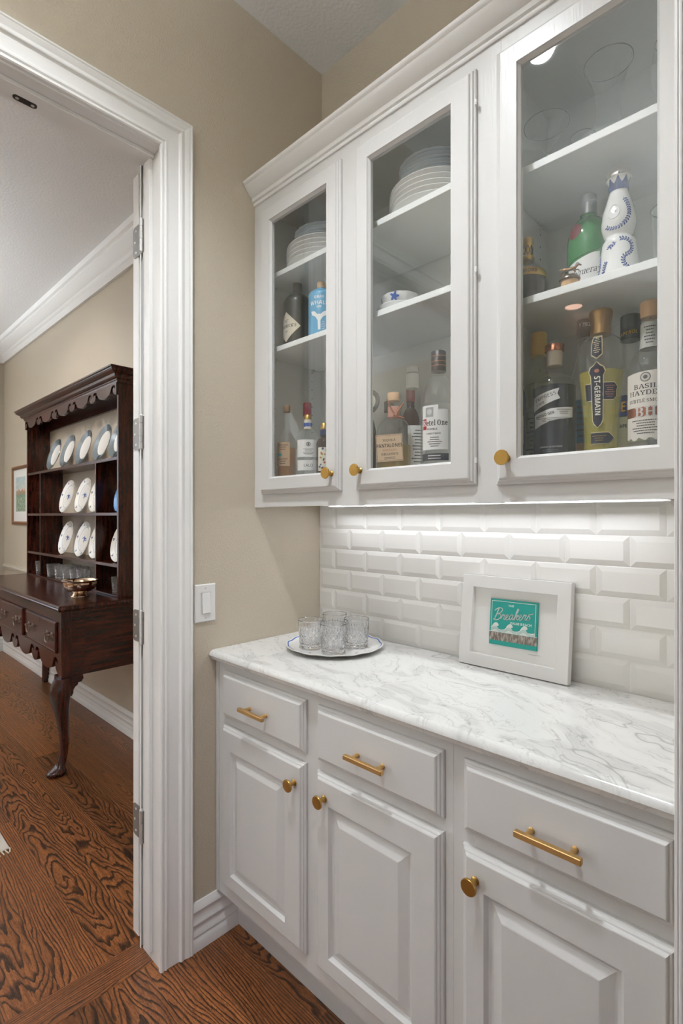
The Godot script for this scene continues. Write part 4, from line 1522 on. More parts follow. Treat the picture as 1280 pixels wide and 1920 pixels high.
func bottles() -> void:
	var fa := 1.4158
	var sa := 1.9154
	var sb := 1.8284
	var white = M.white
	var red := mat(c8(168, 32, 56), 0.3)
	var navy := mat(c8(30, 34, 58), 0.35)
	var clear: Material = M.bottle
	var water := pane(Color(0.70, 0.76, 0.76), 0.10)
	var amber := pane(Color(0.72, 0.45, 0.16), 0.55)
	var honey := pane(Color(0.72, 0.58, 0.20), 0.5)
	# --- left door, bottom shelf
	var b := bottle("clear bottle of amber spirit with wooden stopper and peach label behind left glass door", P(0.066, fa, 0.220), bottle_profile(0.0335, 0.182, 0.0115, 0.232, 0.297, 0.25), clear, 0.166, amber, cap_profile(0.0125, 0.292, 0.315), mat(c8(142, 106, 74), 0.7))
	var pl := on_cyl(0.0338, deg_to_rad(24))
	label("label", rect(-0.026, 0.102, 0.026, 0.184), pl, mat(c8(206, 172, 140), 0.6), b)
	small_print(-0.018, 0.02, 0.156, 0.178, 3, pl, b)
	label("emblem", circle(V(-0.010, 0.141), 0.009, 14, 0.7), on_cyl(0.0341, deg_to_rad(24)), mat(c8(70, 168, 168), 0.5), b)
	small_print(-0.02, 0.02, 0.108, 0.13, 3, pl, b)
	b = bottle("clear bottle with gold stopper, blue neck band and white label behind the left glass door", P(0.1912, fa, 0.235), bottle_profile(0.0373, 0.182, 0.0125, 0.216, 0.247, 0.75), clear, 0.11, water, cap_profile(0.0128, 0.2465, 0.2625), M.gold)
	band(0.0135, 0.224, 0.236, "neck_band", mat(c8(62, 92, 168), 0.5), b)
	band(0.0133, 0.236, 0.2466, "neck_wrap", M.cream, b)
	band(0.0133, 0.216, 0.224, "neck_wrap", M.cream, b)
	pl = on_cyl(0.0376, deg_to_rad(50))
	label("label", rect(-0.043, 0.122, 0.043, 0.178), pl, white, b)
	label("label", rect(-0.043, 0.079, 0.043, 0.1125), pl, white, b)
	for k in 3: label("emblem", circle(V(0, 0.163), 0.007 - k * 0.002, 16), on_cyl(0.0378 + k * 0.0001, deg_to_rad(50)), [M.ink, white, M.ink][k], b)
	small_print(-0.02, 0.02, 0.127, 0.15, 6, pl, b)
	letters("LALO", "sans", 0.0085, V(0, 0.095), pl, M.ink, b, 1.1)
	bottle("clear bottle with a red capsule behind the white-labelled bottle in the left cabinet", P(0.067, fa, 0.125), bottle_profile(0.031, 0.195, 0.0135, 0.25, 0.292, 0.3), clear, 0.12, water, cap_profile(0.0152, 0.2915, 0.338), red)
	b = bottle("dark amber bottle with a gold stopper and colourful label beside the left door knob", P(0.2555, fa, 0.222), bottle_profile(0.0258, 0.162, 0.012, 0.184, 0.21, 0.7), pane(Color(0.25, 0.12, 0.04), 0.75), 0.0, null, cap_profile(0.013, 0.209, 0.229), M.gold)
	band(0.0132, 0.19, 0.2085, "neck_band", mat(c8(40, 52, 96), 0.4), b)
	pl = on_cyl(0.0261, deg_to_rad(52))
	label("label", rect(-0.025, 0.075, 0.025, 0.15), pl, mat(c8(222, 216, 196), 0.6), b)
	var rr := RandomNumberGenerator.new()
	rr.seed = 12
	for k in 22:
		label("pattern", circle(V(rr.randf_range(-0.021, 0.021), rr.randf_range(0.079, 0.146)), rr.randf_range(0.002, 0.0042), 8), on_cyl(0.0263, deg_to_rad(52)), [M.ink, M.gold, mat(c8(188, 62, 48), 0.6), mat(c8(60, 84, 120), 0.6)][k % 4], b)
	# --- left door, middle shelf
	b = bottle("squat black apothecary bottle with a white diamond label behind the left glass door", P(0.098, sa, 0.200), bottle_profile(0.0475, 0.160, 0.0145, 0.196, 0.205, 0.85), M.black, 0.0, null, cap_profile(0.0155, 0.198, 0.237), M.black)
	pl = on_cyl(0.0478, deg_to_rad(-2))
	label("label", [V(-0.054, 0.073), V(0, 0.022), V(0.054, 0.073), V(0, 0.124)], pl, M.cream, b)
	var rim := MB.new()
	for e in [[V(-0.049, 0.073), V(0, 0.027)], [V(0, 0.027), V(0.049, 0.073)], [V(0.049, 0.073), V(0, 0.119)], [V(0, 0.119), V(-0.049, 0.073)]]:
		var q := []
		for k in 9: q.append(e[0].lerp(e[1], k / 8.0))
		ribbon(rim, q, 0.0007, on_cyl(0.0479, deg_to_rad(-2)))
	obj("border", rim, M.gold, b)
	letters("HENDRICK'S", "serif_bold", 0.0095, V(0.0, 0.075), pl, M.ink, b, 0.95)
	letters("GIN", "serif", 0.0055, V(0.0, 0.057), pl, M.ink, b)
	small_print(-0.012, 0.012, 0.086, 0.098, 3, pl, b)
	b = bottle("pale blue bottle with white whale tail print and cork stopper behind left glass door", P(0.2388, sa, 0.220), bottle_profile(0.0415, 0.140, 0.0125, 0.162, 0.172, 0.85), mat(c8(84, 158, 196), 0.3), 0.0, null, cap_profile(0.0135, 0.168, 0.187), M.cork)
	pl = on_cyl(0.0416, deg_to_rad(36))
	letters("GRAY", "sans_bold", 0.0085, V(0, 0.126), pl, white, b, 1.1)
	letters("WHALE", "sans_bold", 0.0125, V(0, 0.108), pl, white, b, 1.05)
	letters("GIN", "sans_bold", 0.006, V(0, 0.095), pl, white, b)
	label("whale_tail", [V(-0.003, 0.022), V(0.005, 0.022), V(0.005, 0.052), V(0.013, 0.063), V(0.026, 0.07), V(0.029, 0.085), V(0.016, 0.08), V(0.004, 0.07), V(0.0, 0.0725), V(-0.004, 0.07), V(-0.016, 0.082), V(-0.028, 0.082), V(-0.024, 0.07), V(-0.012, 0.064), V(-0.004, 0.052)], pl, white, b)
	small_print(0.006, 0.022, 0.022, 0.05, 5, pl, b, white)
	# --- middle door, bottom shelf
	b = bottle("black stoneware jug with a loop handle at the left of the middle glass door", P(0.352, fa, 0.160), bottle_profile(0.052, 0.190, 0.018, 0.290, 0.335, 0.45), M.black, 0.0, null, cap_profile(0.0195, 0.318, 0.345), M.black)
	var hd := MB.new()
	var dv := P(0.74, 0, -0.67)
	hd.tube(spline([dv * 0.017 + P(0, 0.312, 0), dv * 0.038 + P(0, 0.325, 0), dv * 0.054 + P(0, 0.312, 0), dv * 0.056 + P(0, 0.288, 0), dv * 0.044 + P(0, 0.268, 0), dv * 0.03 + P(0, 0.262, 0)], 6), 0.007, 10)
	obj("handle", hd, M.black, b)
	b = bottle("clear square bottle with a dark wooden stopper and black lettering behind the corked flask", P(0.383, fa, 0.05), bottle_profile(0.034, 0.208, 0.015, 0.250, 0.275, 0.8), clear, 0.19, water, cap_profile(0.0168, 0.272, 0.307), mat(c8(58, 36, 26), 0.5), 0.8, deg_to_rad(40))
	var fl := func(q: Vector2):
		var nr := P(sin(deg_to_rad(40)), 0, cos(deg_to_rad(40)))
		return [nr * 0.0347 + P(nr.z, 0, -nr.x) * q.x + P(0, q.y, 0), nr]
	letters("Nelson", "serif_bold", 0.012, V(0.022, 0.178), fl, M.ink, b)
	letters("Simmons", "serif_bold", 0.012, V(0.026, 0.158), fl, M.ink, b)
	b = bottle("square flask of golden tequila with cork, leather thong and cream label behind middle door", P(0.5404, fa, 0.225), bottle_profile(0.054, 0.160, 0.0165, 0.208, 0.262, 0.9), clear, 0.128, honey, cap_profile(0.0182, 0.256, 0.279), M.cork, 0.8, deg_to_rad(36))
	band(0.0172, 0.210, 0.240, "neck_wrap", mat(c8(206, 150, 132), 0.6), b)
	var th := MB.new()
	th.tube(spline([P(-0.012, 0.262, 0.015), P(0.003, 0.236, 0.019), P(0.02, 0.213, 0.018), P(0.036, 0.205, 0.022), P(0.052, 0.199, 0.02)], 5), 0.0022, 7)
	th.tube(spline([P(0.030, 0.248, -0.006), P(0.026, 0.228, 0.010), P(0.023, 0.214, 0.0195)], 5), 0.0022, 7)
	th.tube([P(0.018, 0.214, 0.0195), P(0.029, 0.209, 0.0215)], 0.004, 8)
	obj("leather_thong", th, mat(c8(158, 88, 46), 0.6), b)
	fl = func(q: Vector2):
		var an := deg_to_rad(36)
		var nr := P(sin(an), 0, cos(an))
		var qq := q.rotated(0.06)
		return [nr * 0.0497 + P(nr.z, 0, -nr.x) * qq.x + P(0, qq.y + 0.118, 0), nr]
	label("label", rect(-0.046, -0.036, 0.026, 0.038), fl, mat(c8(214, 186, 154), 0.6), b, 0.02)
	var lift := func(q: Vector2):
		var rr2: Array = fl.call(q + V(-0.010, 0))
		return [rr2[0] + rr2[1] * 0.0003, rr2[1]]
	var bb := MB.new()
	for e in [[V(-0.034, -0.033), V(0.034, -0.033)], [V(-0.034, 0.035), V(0.034, 0.035)], [V(-0.034, -0.033), V(-0.034, 0.035)], [V(0.034, -0.033), V(0.034, 0.035)]]: ribbon(bb, e, 0.0008, lift)
	obj("border", bb, mat(c8(150, 84, 62), 0.6), b)
	letters("TEQUILA", "serif_bold", 0.0055, V(0, 0.022), lift, M.ink, b)
	letters("PANTALONES", "sans_bold", 0.0098, V(0, 0.0075), lift, M.ink, b, 0.82)
	letters("REPOSADO", "serif", 0.005, V(0, -0.005), lift, mat(c8(170, 70, 50), 0.6), b)
	letters("ORGANICO", "serif_bold", 0.006, V(0, -0.016), lift, M.ink, b)
	small_print(-0.028, 0.028, -0.031, -0.023, 2, lift, b)
	b = bottle("tall clear bottle with a white capsule at the back behind the middle glass door", P(0.5137, fa, 0.100), bottle_profile(0.043, 0.235, 0.0185, 0.300, 0.366, 0.15), clear, 0.2, water, cap_profile(0.0195, 0.366, 0.3825), M.china)
	band(0.0190, 0.318, 0.362, "neck_wrap", white, b)
	pl = on_cyl(0.0433, deg_to_rad(44))
	label("label", rect(-0.02, 0.04, 0.045, 0.2), pl, white, b)
	small_print(-0.01, 0.04, 0.06, 0.19, 14, pl, b)
	bottle("small dark red bottle with a red cap standing behind the cork-topped flask", P(0.464, fa, 0.042), bottle_profile(0.027, 0.235, 0.012, 0.275, 0.300, 0.6), mat(c8(92, 24, 34), 0.2), 0.0, null, cap_profile(0.0145, 0.295, 0.336), red)
	b = bottle("large clear vodka bottle with dark cap and stepped white label behind middle glass door", P(0.6863, fa, 0.220), bottle_profile(0.0482, 0.232, 0.0172, 0.300, 0.318, 0.9), clear, 0.205, water, cap_profile(0.0192, 0.312, 0.365), mat(c8(52, 38, 38), 0.4))
	for y in [0.325, 0.336, 0.350]: band(0.0195, y, y + 0.0016, "cap_band", mat(c8(168, 118, 92), 0.4), b)
	band(0.0475, 0.2225, 0.2235, "neck_ring", pane(Color(0.4, 0.47, 0.5), 0.4), b, 0.0478)
	pl = on_cyl(0.0485, deg_to_rad(20))
	label("label", [V(-0.036, 0.102), V(0.036, 0.102), V(0.036, 0.205), V(0.010, 0.205), V(0.010, 0.216), V(-0.036, 0.216)], pl, white, b)
	var pl2 := on_cyl(0.0488, deg_to_rad(20))
	label("emblem", rect(-0.024, 0.186, -0.002, 0.211), pl2, mat(c8(168, 168, 166), 0.6), b)
	label("emblem", circle(V(-0.013, 0.199), 0.0075, 12), on_cyl(0.0489, deg_to_rad(20)), mat(c8(206, 206, 202), 0.6), b)
	label("red_square", rect(-0.034, 0.154, -0.0215, 0.182), pl2, mat(c8(176, 34, 42), 0.5), b)
	letters("K", "serif_bold", 0.0135, V(-0.0278, 0.17), on_cyl(0.0489, deg_to_rad(20)), white, b, 0.85)
	letters("etel One", "serif_bold", 0.0135, V(0.0065, 0.17), pl2, M.ink, b, 0.72)
	letters("VODKA", "serif_bold", 0.005, V(-0.006, 0.1545), pl2, M.ink, b, 1.1)
	letters("FAMILY MADE", "serif_bold", 0.0038, V(-0.002, 0.143), pl2, M.ink, b)
	small_print(-0.02, 0.022, 0.108, 0.136, 5, pl2, b)
	label("base_print", rect(-0.038, 0.074, 0.038, 0.092), pl, mat(c8(62, 66, 78), 0.5), b)
	small_print(-0.03, 0.03, 0.076, 0.09, 2, pl2, b, white)
	# --- wide door, middle shelf
	b = bottle("round purple liqueur bottle with a gold band and tall gold stopper in the wide cabinet", P(0.9265, sb, 0.220), spline([V(0, 0.003), V(0.018, 0.0), V(0.030, 0.006), V(0.042, 0.026), V(0.0455, 0.048), V(0.042, 0.072), V(0.031, 0.090), V(0.018, 0.099), V(0.0135, 0.106), V(0.0135, 0.112)], 3), pane(Color(0.6, 0.5, 0.52), 0.12), 0.062, pane(Color(0.10, 0.03, 0.06), 0.93), [V(0.003, 0.107), V(0.0165, 0.107), V(0.0172, 0.112), V(0.0165, 0.116), V(0.0135, 0.118), V(0.0135, 0.142), V(0.015, 0.144), V(0.0145, 0.158), V(0.0125, 0.16), V(0, 0.16)], M.gold)
	var bd := MB.new()
	bd.lathe([V(0.0435, 0.060), V(0.0448, 0.064), V(0.0436, 0.0745), V(0.0415, 0.078)], 48)
	obj("gold_band", bd, M.gold, b)
	letters("CHAMBORD", "sans_bold", 0.0078, V(0, 0.069), func(q: Vector2):
		var an := deg_to_rad(16) + q.x / 0.045
		return [P(sin(an) * 0.0447, q.y, cos(an) * 0.0447), P(sin(an), 0.15, cos(an)).normalized()], M.ink, b, 1.0)
	var lat := MB.new()
	for k in 10:
		for s in [-1, 1]:
			var q := []
			for j in 5: q.append(P(sin(TAU * (k + s * j * 0.25) / 10.0) * 0.0139, 0.119 + j * 0.0055, cos(TAU * (k + s * j * 0.25) / 10.0) * 0.0139))
			lat.tube(q, 0.0007, 5)
	obj("lattice", lat, M.black, b)
	var st := thing("bottle_stopper", "bronze galloping horse stopper with a cork base in front of the green bottle", "stopper", P(1.0395, sb, 0.262))
	var sc := MB.new()
	sc.lathe([V(0, 0), V(0.0165, 0), V(0.0175, 0.001), V(0.0175, 0.013), V(0.0165, 0.014), V(0, 0.014)], 28)
	obj("cork", sc, M.cork, st)
	var sr := MB.new()
	sr.lathe([V(0.0, 0.0138), V(0.0195, 0.0138), V(0.021, 0.016), V(0.0205, 0.019), V(0.016, 0.0235), V(0.006, 0.0255), V(0, 0.026)], 28)
	obj("base_ring", sr, M.pewter, st)
	obj("horse", horse(), mat(c8(128, 96, 66), 0.3, 1.0), st)
	st.rotation.y = deg_to_rad(12)
	b = bottle("green gin bottle with silver cap, red wax seal and white label on middle shelf", P(1.0395, sb, 0.150), bottle_profile(0.0455, 0.128, 0.0155, 0.19, 0.206, 0.9), mat(c8(34, 122, 56), 0.06), 0.0, null, [V(0.003, 0.198), V(0.0178, 0.198), V(0.0178, 0.221), V(0.0168, 0.222), V(0.0168, 0.224), V(0.0178, 0.225), V(0.0172, 0.2405), V(0.0155, 0.242), V(0, 0.242)], mat(c8(190, 194, 196), 0.3, 1.0))
	pl = on_cyl(0.0457, deg_to_rad(4))
	label("label", [V(-0.038, 0.012), V(0.035, 0.012), V(0.035, 0.097), V(0.018, 0.094), V(-0.004, 0.087), V(-0.038, 0.078)], pl, white, b)
	label("seal", circle(V(0, 0), 0.0145, 20, 1.2), func(q: Vector2):
		var an := deg_to_rad(-22) + q.x / 0.038
		var yy := q.y + 0.153
		var rr3 := 0.0155 + (0.0455 - 0.0155) * sqrt(maxf(0.0, 1.0 - pow((yy - 0.128) / 0.062, 2.0))) if yy > 0.128 else 0.0455
		rr3 = lerpf(rr3, 0.0455, 0.35)
		return [P(sin(an) * rr3, yy, cos(an) * rr3), P(sin(an), 0.4, cos(an)).normalized()], mat(c8(110, 40, 44), 0.4), b)
	letters("Tanqueray", "serif", 0.0125, V(0.0, 0.056), on_cyl(0.0459, deg_to_rad(4)), M.ink, b, 0.85, 0.35, 0.10)
	small_print(-0.018, 0.025, 0.018, 0.034, 4, on_cyl(0.0459, deg_to_rad(4)), b)
	label("emblem", circle(V(-0.012, 0.076), 0.005, 12), on_cyl(0.0459, deg_to_rad(4)), mat(c8(150, 150, 146), 0.6), b)
	var rg := MB.new()
	var rgp := []
	for k in 24:
		var an := deg_to_rad(4) - 0.84 + 1.6 * k / 23.0
		rgp.append(P(sin(an) * 0.0456, 0.0835 + 0.019 * k / 23.0, cos(an) * 0.0456))
	rg.tube(rgp, 0.0011, 6)
	obj("label_edge", rg, mat(c8(26, 96, 44), 0.3), b)
	# white ceramic decanter with blue leaves and a silver dome
	b = bottle("white ceramic decanter with blue leaf garlands and a silver dome stopper on the middle shelf", P(1.1165, sb, 0.200), spline([V(0, 0.002), V(0.038, 0.0), V(0.0415, 0.003), V(0.0405, 0.02), V(0.036, 0.055), V(0.0325, 0.078), V(0.031, 0.0885), V(0.0255, 0.0975), V(0.0285, 0.107), V(0.0325, 0.122), V(0.0325, 0.135), V(0.0285, 0.158), V(0.021, 0.183), V(0.0175, 0.196), V(0.0185, 0.206), V(0.0205, 0.218), V(0.0225, 0.224), V(0.0, 0.226)], 3), M.china, 0.0, null, [V(0.0215, 0.2215), V(0.0242, 0.2225), V(0.0247, 0.2265), V(0.0232, 0.2355), V(0.0182, 0.2435), V(0.0095, 0.2485), V(0, 0.2498)], M.silver)
	var cob := mat(c8(44, 68, 140), 0.25)
	var garland := MB.new()
	var crown := MB.new()
	var body := [V(0.0415, 0.003), V(0.0405, 0.02), V(0.036, 0.055), V(0.0325, 0.078), V(0.031, 0.0885), V(0.0255, 0.0975), V(0.0285, 0.107), V(0.0325, 0.122), V(0.0325, 0.135), V(0.0285, 0.158), V(0.021, 0.183), V(0.0175, 0.196), V(0.0185, 0.206), V(0.0205, 0.218), V(0.0225, 0.224)]
	var on := func(q: Vector2):   # (angle, height) on the decanter
		var rr4 := 0.03
		for i in body.size() - 1:
			if q.y >= body[i].y and q.y <= body[i + 1].y: rr4 = lerpf(body[i].x, body[i + 1].x, (q.y - body[i].y) / (body[i + 1].y - body[i].y))
		return P(sin(q.x) * (rr4 + 0.0004), q.y, cos(q.x) * (rr4 + 0.0004))
	var lines := [[[0.62, 0.172], [0.85, 0.155], [0.88, 0.135], [0.72, 0.121], [0.45, 0.113], [0.15, 0.110], [-0.25, 0.112], [-0.5, 0.117]],
		[[1.0, 0.018], [0.72, 0.020], [0.5, 0.032], [0.52, 0.045], [0.8, 0.052], [1.0, 0.062], [0.95, 0.076], [0.62, 0.084], [0.35, 0.084]],
		[[0.15, 0.079], [-0.05, 0.076], [-0.22, 0.070], [-0.4, 0.074]], [[-0.52, 0.012], [-0.48, 0.026], [-0.42, 0.038], [-0.35, 0.044]], [[-0.95, 0.02], [-0.85, 0.04], [-0.95, 0.06]]]
	for l in lines:
		var pts := []
		for p in l: pts.append(V(p[0], p[1]))
		pts = spline(pts, 8)
		var acc := 0.0
		for i in pts.size() - 1:
			var p0: Vector3 = on.call(pts[i])
			var p1: Vector3 = on.call(pts[i + 1])
			garland.tube([p0, p1], 0.0005, 5)
			acc += p0.distance_to(p1)
			if acc > 0.0042:
				acc = 0.0
				var nr := P(sin(pts[i].x), 0, cos(pts[i].x))
				var tg := (p1 - p0).normalized()
				var side := nr.cross(tg).normalized()
				for s in [-1.0, 1.0]:
					var c = p1 + side * s * 0.0026
					var ax: Vector3 = (tg * 0.75 + side * s * 0.66).normalized()
					var up: Vector3 = nr.cross(ax)
					for k in 8:
						var a0 := TAU * k / 8.0
						var a1 := TAU * (k + 1) / 8.0
						garland.tri(c + nr * 0.0007, c + ax * cos(a0) * 0.0026 + up * sin(a0) * 0.0014 + nr * 0.0002, c + ax * cos(a1) * 0.0026 + up * sin(a1) * 0.0014 + nr * 0.0002)
	obj("leaf_garland", garland, cob, b)
	for k in 8:
		var a := TAU * k / 8.0 + 0.2
		var w := TAU / 16.0
		for j in 4:
			var s0 := j / 4.0
			var s1 := (j + 1) / 4.0
			var h0 := 0.198 + 0.012
			for q in [[-1.0, 1.0]]:
				var x0: float = a - w + 2 * w * s0
				var x1: float = a - w + 2 * w * s1
				var t0: float = 0.207 + 0.0155 * pow(1.0 - abs(2 * s0 - 1.0), 1.4)
				var t1: float = 0.207 + 0.0155 * pow(1.0 - abs(2 * s1 - 1.0), 1.4)
				crown.quad(on.call(V(x0, 0.194)), on.call(V(x1, 0.194)), on.call(V(x1, 0.2065)), on.call(V(x0, 0.2065)))
				crown.quad(on.call(V(x0, 0.2065)), on.call(V(x1, 0.2065)), on.call(V(x1, t1)), on.call(V(x0, t0)))
	obj("crown_band", crown, cob, b)
	var em := MB.new()
	for k in 7:
		var a := -1.2 + 2.4 * k / 6.0
		em.tube([on.call(V(-0.02, 0.139)), on.call(V(-0.02 + sin(a) * 0.17, 0.142 + cos(a) * 0.0075))], 0.0006, 6)
	obj("emblem", em, M.silver, b)
	var od := MB.new()
	var op := []
	for k in 28: op.append(on.call(V(-0.02 + sin(TAU * k / 28.0) * 0.34, 0.143 + cos(TAU * k / 28.0) * 0.0145)))
	od.tube(op, 0.0011, 6, true)
	obj("medallion_rim", od, M.china, b)
	# --- wide door, bottom shelf
	b = bottle("pale yellow green bottle with tall yellow cap at left of the wide glass door", P(0.9205, fa, 0.140), bottle_profile(0.036, 0.235, 0.0165, 0.286, 0.322, 0.5), pane(Color(0.70, 0.72, 0.42), 0.28), 0.25, pane(Color(0.78, 0.76, 0.42), 0.35), cap_profile(0.0192, 0.320, 0.3755), mat(c8(250, 200, 40), 0.35))
	pl = on_cyl(0.0363, deg_to_rad(20))
	label("label", rect(-0.04, 0.06, 0.03, 0.19), pl, mat(c8(178, 194, 158), 0.6), b)
	label("label_band", rect(-0.04, 0.18, 0.03, 0.19), on_cyl(0.0365, deg_to_rad(20)), mat(c8(206, 214, 206), 0.6), b)
	small_print(-0.03, 0.02, 0.075, 0.17, 9, on_cyl(0.0365, deg_to_rad(20)), b)
	b = bottle("narrow bright blue bottle at the far left edge of the wide glass door", P(0.9035, fa, 0.212), bottle_profile(0.0155, 0.205, 0.008, 0.235, 0.255, 0.6), mat(c8(36, 74, 150), 0.12), 0.0, null, cap_profile(0.009, 0.25, 0.272), white)
	label("label", rect(-0.012, 0.10, 0.014, 0.165), on_cyl(0.0158, deg_to_rad(20)), mat(c8(120, 160, 206), 0.5), b)
	b = bottle("indigo gin bottle with a copper cap and white ribbon labels behind the wide glass door", P(0.9825, fa, 0.200), bottle_profile(0.0466, 0.222, 0.0185, 0.252, 0.305, 0.85), clear, 0.222, mat(c8(24, 26, 48), 0.08), cap_profile(0.0205, 0.304, 0.3195), mat(c8(206, 134, 104), 0.25, 1.0))
	var ck := MB.new()
	ck.lathe([V(0, 0.27), V(0.0165, 0.271), V(0.0168, 0.304), V(0, 0.3045)], 24)
	obj("inner_cork", ck, mat(c8(222, 206, 184), 0.7), b)
	pl = on_cyl(0.0469, deg_to_rad(12))
	label("label", [V(-0.044, 0.165), V(0.010, 0.186), V(0.020, 0.189), V(0.014, 0.2), V(0.018, 0.212), V(0.010, 0.2105), V(-0.044, 0.197)], pl, white, b)
	label("label", [V(-0.040, 0.126), V(0.0, 0.141), V(0.05, 0.148), V(0.05, 0.171), V(0.0, 0.168), V(-0.040, 0.158)], pl, white, b)
	var pu := on_cyl(0.0471, deg_to_rad(12))
	letters("EMPRESS", "sans", 0.0075, V(-0.013, 0.195), pu, M.ink, b, 1.15, 0.0, 0.27)
	letters("1908", "sans", 0.0058, V(-0.024, 0.181), pu, M.ink, b, 1.2, 0.0, 0.27)
	letters("INDIGO GIN", "sans_bold", 0.006, V(-0.014, 0.155), pu, M.ink, b, 0.9, 0.0, 0.2)
	small_print(-0.034, 0.04, 0.139, 0.149, 3, pu, b)
	small_print(0.012, 0.045, 0.154, 0.167, 3, pu, b)
	letters("ORIGINAL 42.5% PROOF", "sans", 0.0032, V(0.0, 0.084), pu, white, b)
	small_print(-0.03, 0.03, 0.072, 0.079, 2, pu, b, mat(c8(130, 134, 150), 0.5))
	b = bottle("broad-shouldered amber bottle with a dark cap and blue label behind the fluted liqueur bottle", P(1.0125, fa, 0.095), bottle_profile(0.045, 0.19, 0.0165, 0.325, 0.358, 0.1), clear, 0.15, pane(Color(0.62, 0.42, 0.16), 0.6), cap_profile(0.0185, 0.352, 0.395), M.black)
	letters("1792", "sans_bold", 0.009, V(0, 0.381), on_cyl(0.0187, deg_to_rad(18)), white, b)
	pl = on_cyl(0.0453, deg_to_rad(20))
	label("label", rect(-0.04, 0.10, 0.045, 0.20), pl, mat(c8(40, 110, 146), 0.5), b)
	label("label", rect(-0.04, 0.05, 0.045, 0.10), pl, mat(c8(196, 160, 118), 0.5), b)
	small_print(-0.03, 0.035, 0.11, 0.19, 6, on_cyl(0.0455, deg_to_rad(20)), b)
	# fluted bottle
	var gp := [V(0, 0.003), V(0.030, 0), V(0.0335, 0.003), V(0.0345, 0.012), V(0.0345, 0.08), V(0.036, 0.14), V(0.0395, 0.185), V(0.0445, 0.23), V(0.0465, 0.262), V(0.0445, 0.287), V(0.036, 0.305), V(0.023, 0.315), V(0.0195, 0.319), V(0.0195, 0.325)]
	b = thing("bottle", "tall fluted bottle of pale elderflower liqueur with a bronze stopper and dark cross label", "bottle", P(1.0813, fa, 0.200))
	var gm := MB.new()
	var flute := func(a: float, i: int): return 1.0 + (0.022 * (pow(abs(cos(a * 4.0)), 0.8) - 0.5) if i >= 3 and i <= 10 else 0.0)
	gm.lathe(gp, 96, false, flute)
	obj("glass_body", gm, clear, b)
	var lm := MB.new()
	lm.lathe(filled(gp, 0.236, 0.0025), 96, false, func(a: float, i: int): return 1.0 + (0.022 * (pow(abs(cos(a * 4.0)), 0.8) - 0.5) if i >= 1 and i <= 8 else 0.0))
	obj("liquid", lm, pane(Color(0.86, 0.80, 0.26), 0.42), b)
	var cm := MB.new()
	cm.lathe([V(0, 0.318), V(0.0205, 0.318), V(0.0208, 0.326), V(0.0195, 0.334), V(0.0205, 0.345), V(0.0232, 0.358), V(0.0238, 0.364), V(0.0225, 0.3685), V(0.014, 0.3705), V(0, 0.371)], 72, false, func(a: float, i: int): return 1.0 + (0.018 * abs(cos(a * 6.0)) - 0.009 if i >= 2 and i <= 5 else 0.0))
	obj("cap", cm, M.bronze, b)
	var al := deg_to_rad(8)
	var face := func(q: Vector2):
		var an: float = al + q.x / 0.038
		var rr5 := 0.035
		for i in gp.size() - 1:
			if q.y >= gp[i].y and q.y <= gp[i + 1].y: rr5 = lerpf(gp[i].x, gp[i + 1].x, (q.y - gp[i].y) / maxf(gp[i + 1].y - gp[i].y, 1e-5))
		rr5 = rr5 * 1.012 + 0.0004
		return [P(sin(an) * rr5, q.y, cos(an) * rr5), P(sin(an), 0, cos(an))]
	var face_up := func(q: Vector2):
		var r6: Array = face.call(q)
		return [r6[0] + r6[1] * 0.0004, r6[1]]
	var face_top := func(q: Vector2):
		var r6: Array = face.call(q)
		return [r6[0] + r6[1] * 0.0009, r6[1]]
	var ink2 := mat(c8(28, 30, 52), 0.4)
	var pale_gold := mat(c8(222, 206, 164), 0.5)
	for k in 2:
		var g: float = [0.0014, 0.0][k]
		var pf: Callable = [face, face_up][k]
		var mm: Material = [pale_gold, ink2][k]
		var long := []
		for q in [[0, 0.116], [0.0065, 0.124], [0.0095, 0.132], [0.0095, 0.222], [0.0125, 0.23], [0.0095, 0.239], [0.005, 0.242], [0, 0.25]]: long.append(V(q[0] + (g if q[0] > 0 else 0.0), q[1] + (g if q[1] > 0.2 else -g)))
		for i in range(6, 0, -1): long.append(V(-long[i].x, long[i].y))
		label("cross_label", [V(-0.022, 0.173 - g), V(0.03, 0.173 - g), V(0.0365 + g, 0.181), V(0.0345 + g, 0.19), V(0.0365 + g, 0.199), V(0.03, 0.207 + g), V(-0.022, 0.207 + g)], pf, mm, b, 0.004, 0.006)
		label("cross_label", long, face_up if k == 0 else face_top, mm, b, 0.004, 0.006)
		label("neck_label", [V(-0.0075 - g, 0.266 - g), V(0, 0.2585 - g * 1.5), V(0.0075 + g, 0.266 - g), V(0.0075 + g, 0.306 + g), V(-0.0075 - g, 0.306 + g)], pf, mm, b, 0.004, 0.006)
		label("foot_label", [V(-0.014, 0.083 - g), V(0.022, 0.083 - g), V(0.026, 0.086 - g), V(0.034 + g, 0.094), V(0.026, 0.102 + g), V(0.022, 0.105 + g), V(-0.014, 0.105 + g)], pf, mm, b, 0.004, 0.006)
	letters("ST-GERMAIN", "sans_bold", 0.0098, V(0.0003, 0.181), func(q: Vector2):
		var r6: Array = face.call(q)
		return [r6[0] + r6[1] * 0.0012, r6[1]], mat(c8(232, 226, 206), 0.5), b, 0.98, 0.0, -PI / 2)
	label("emblem", circle(V(0, 0.232), 0.004, 8), func(q: Vector2):
		var r6: Array = face.call(q)
		return [r6[0] + r6[1] * 0.0012, r6[1]], mat(c8(176, 110, 96), 0.5), b)
	small_print(0.012, 0.033, 0.177, 0.203, 6, face_up, b, mat(c8(176, 120, 110), 0.5))
	small_print(-0.012, 0.018, 0.087, 0.101, 3, face_up, b, M.gold)
	small_print(-0.006, 0.006, 0.268, 0.303, 8, face_up, b, pale_gold)
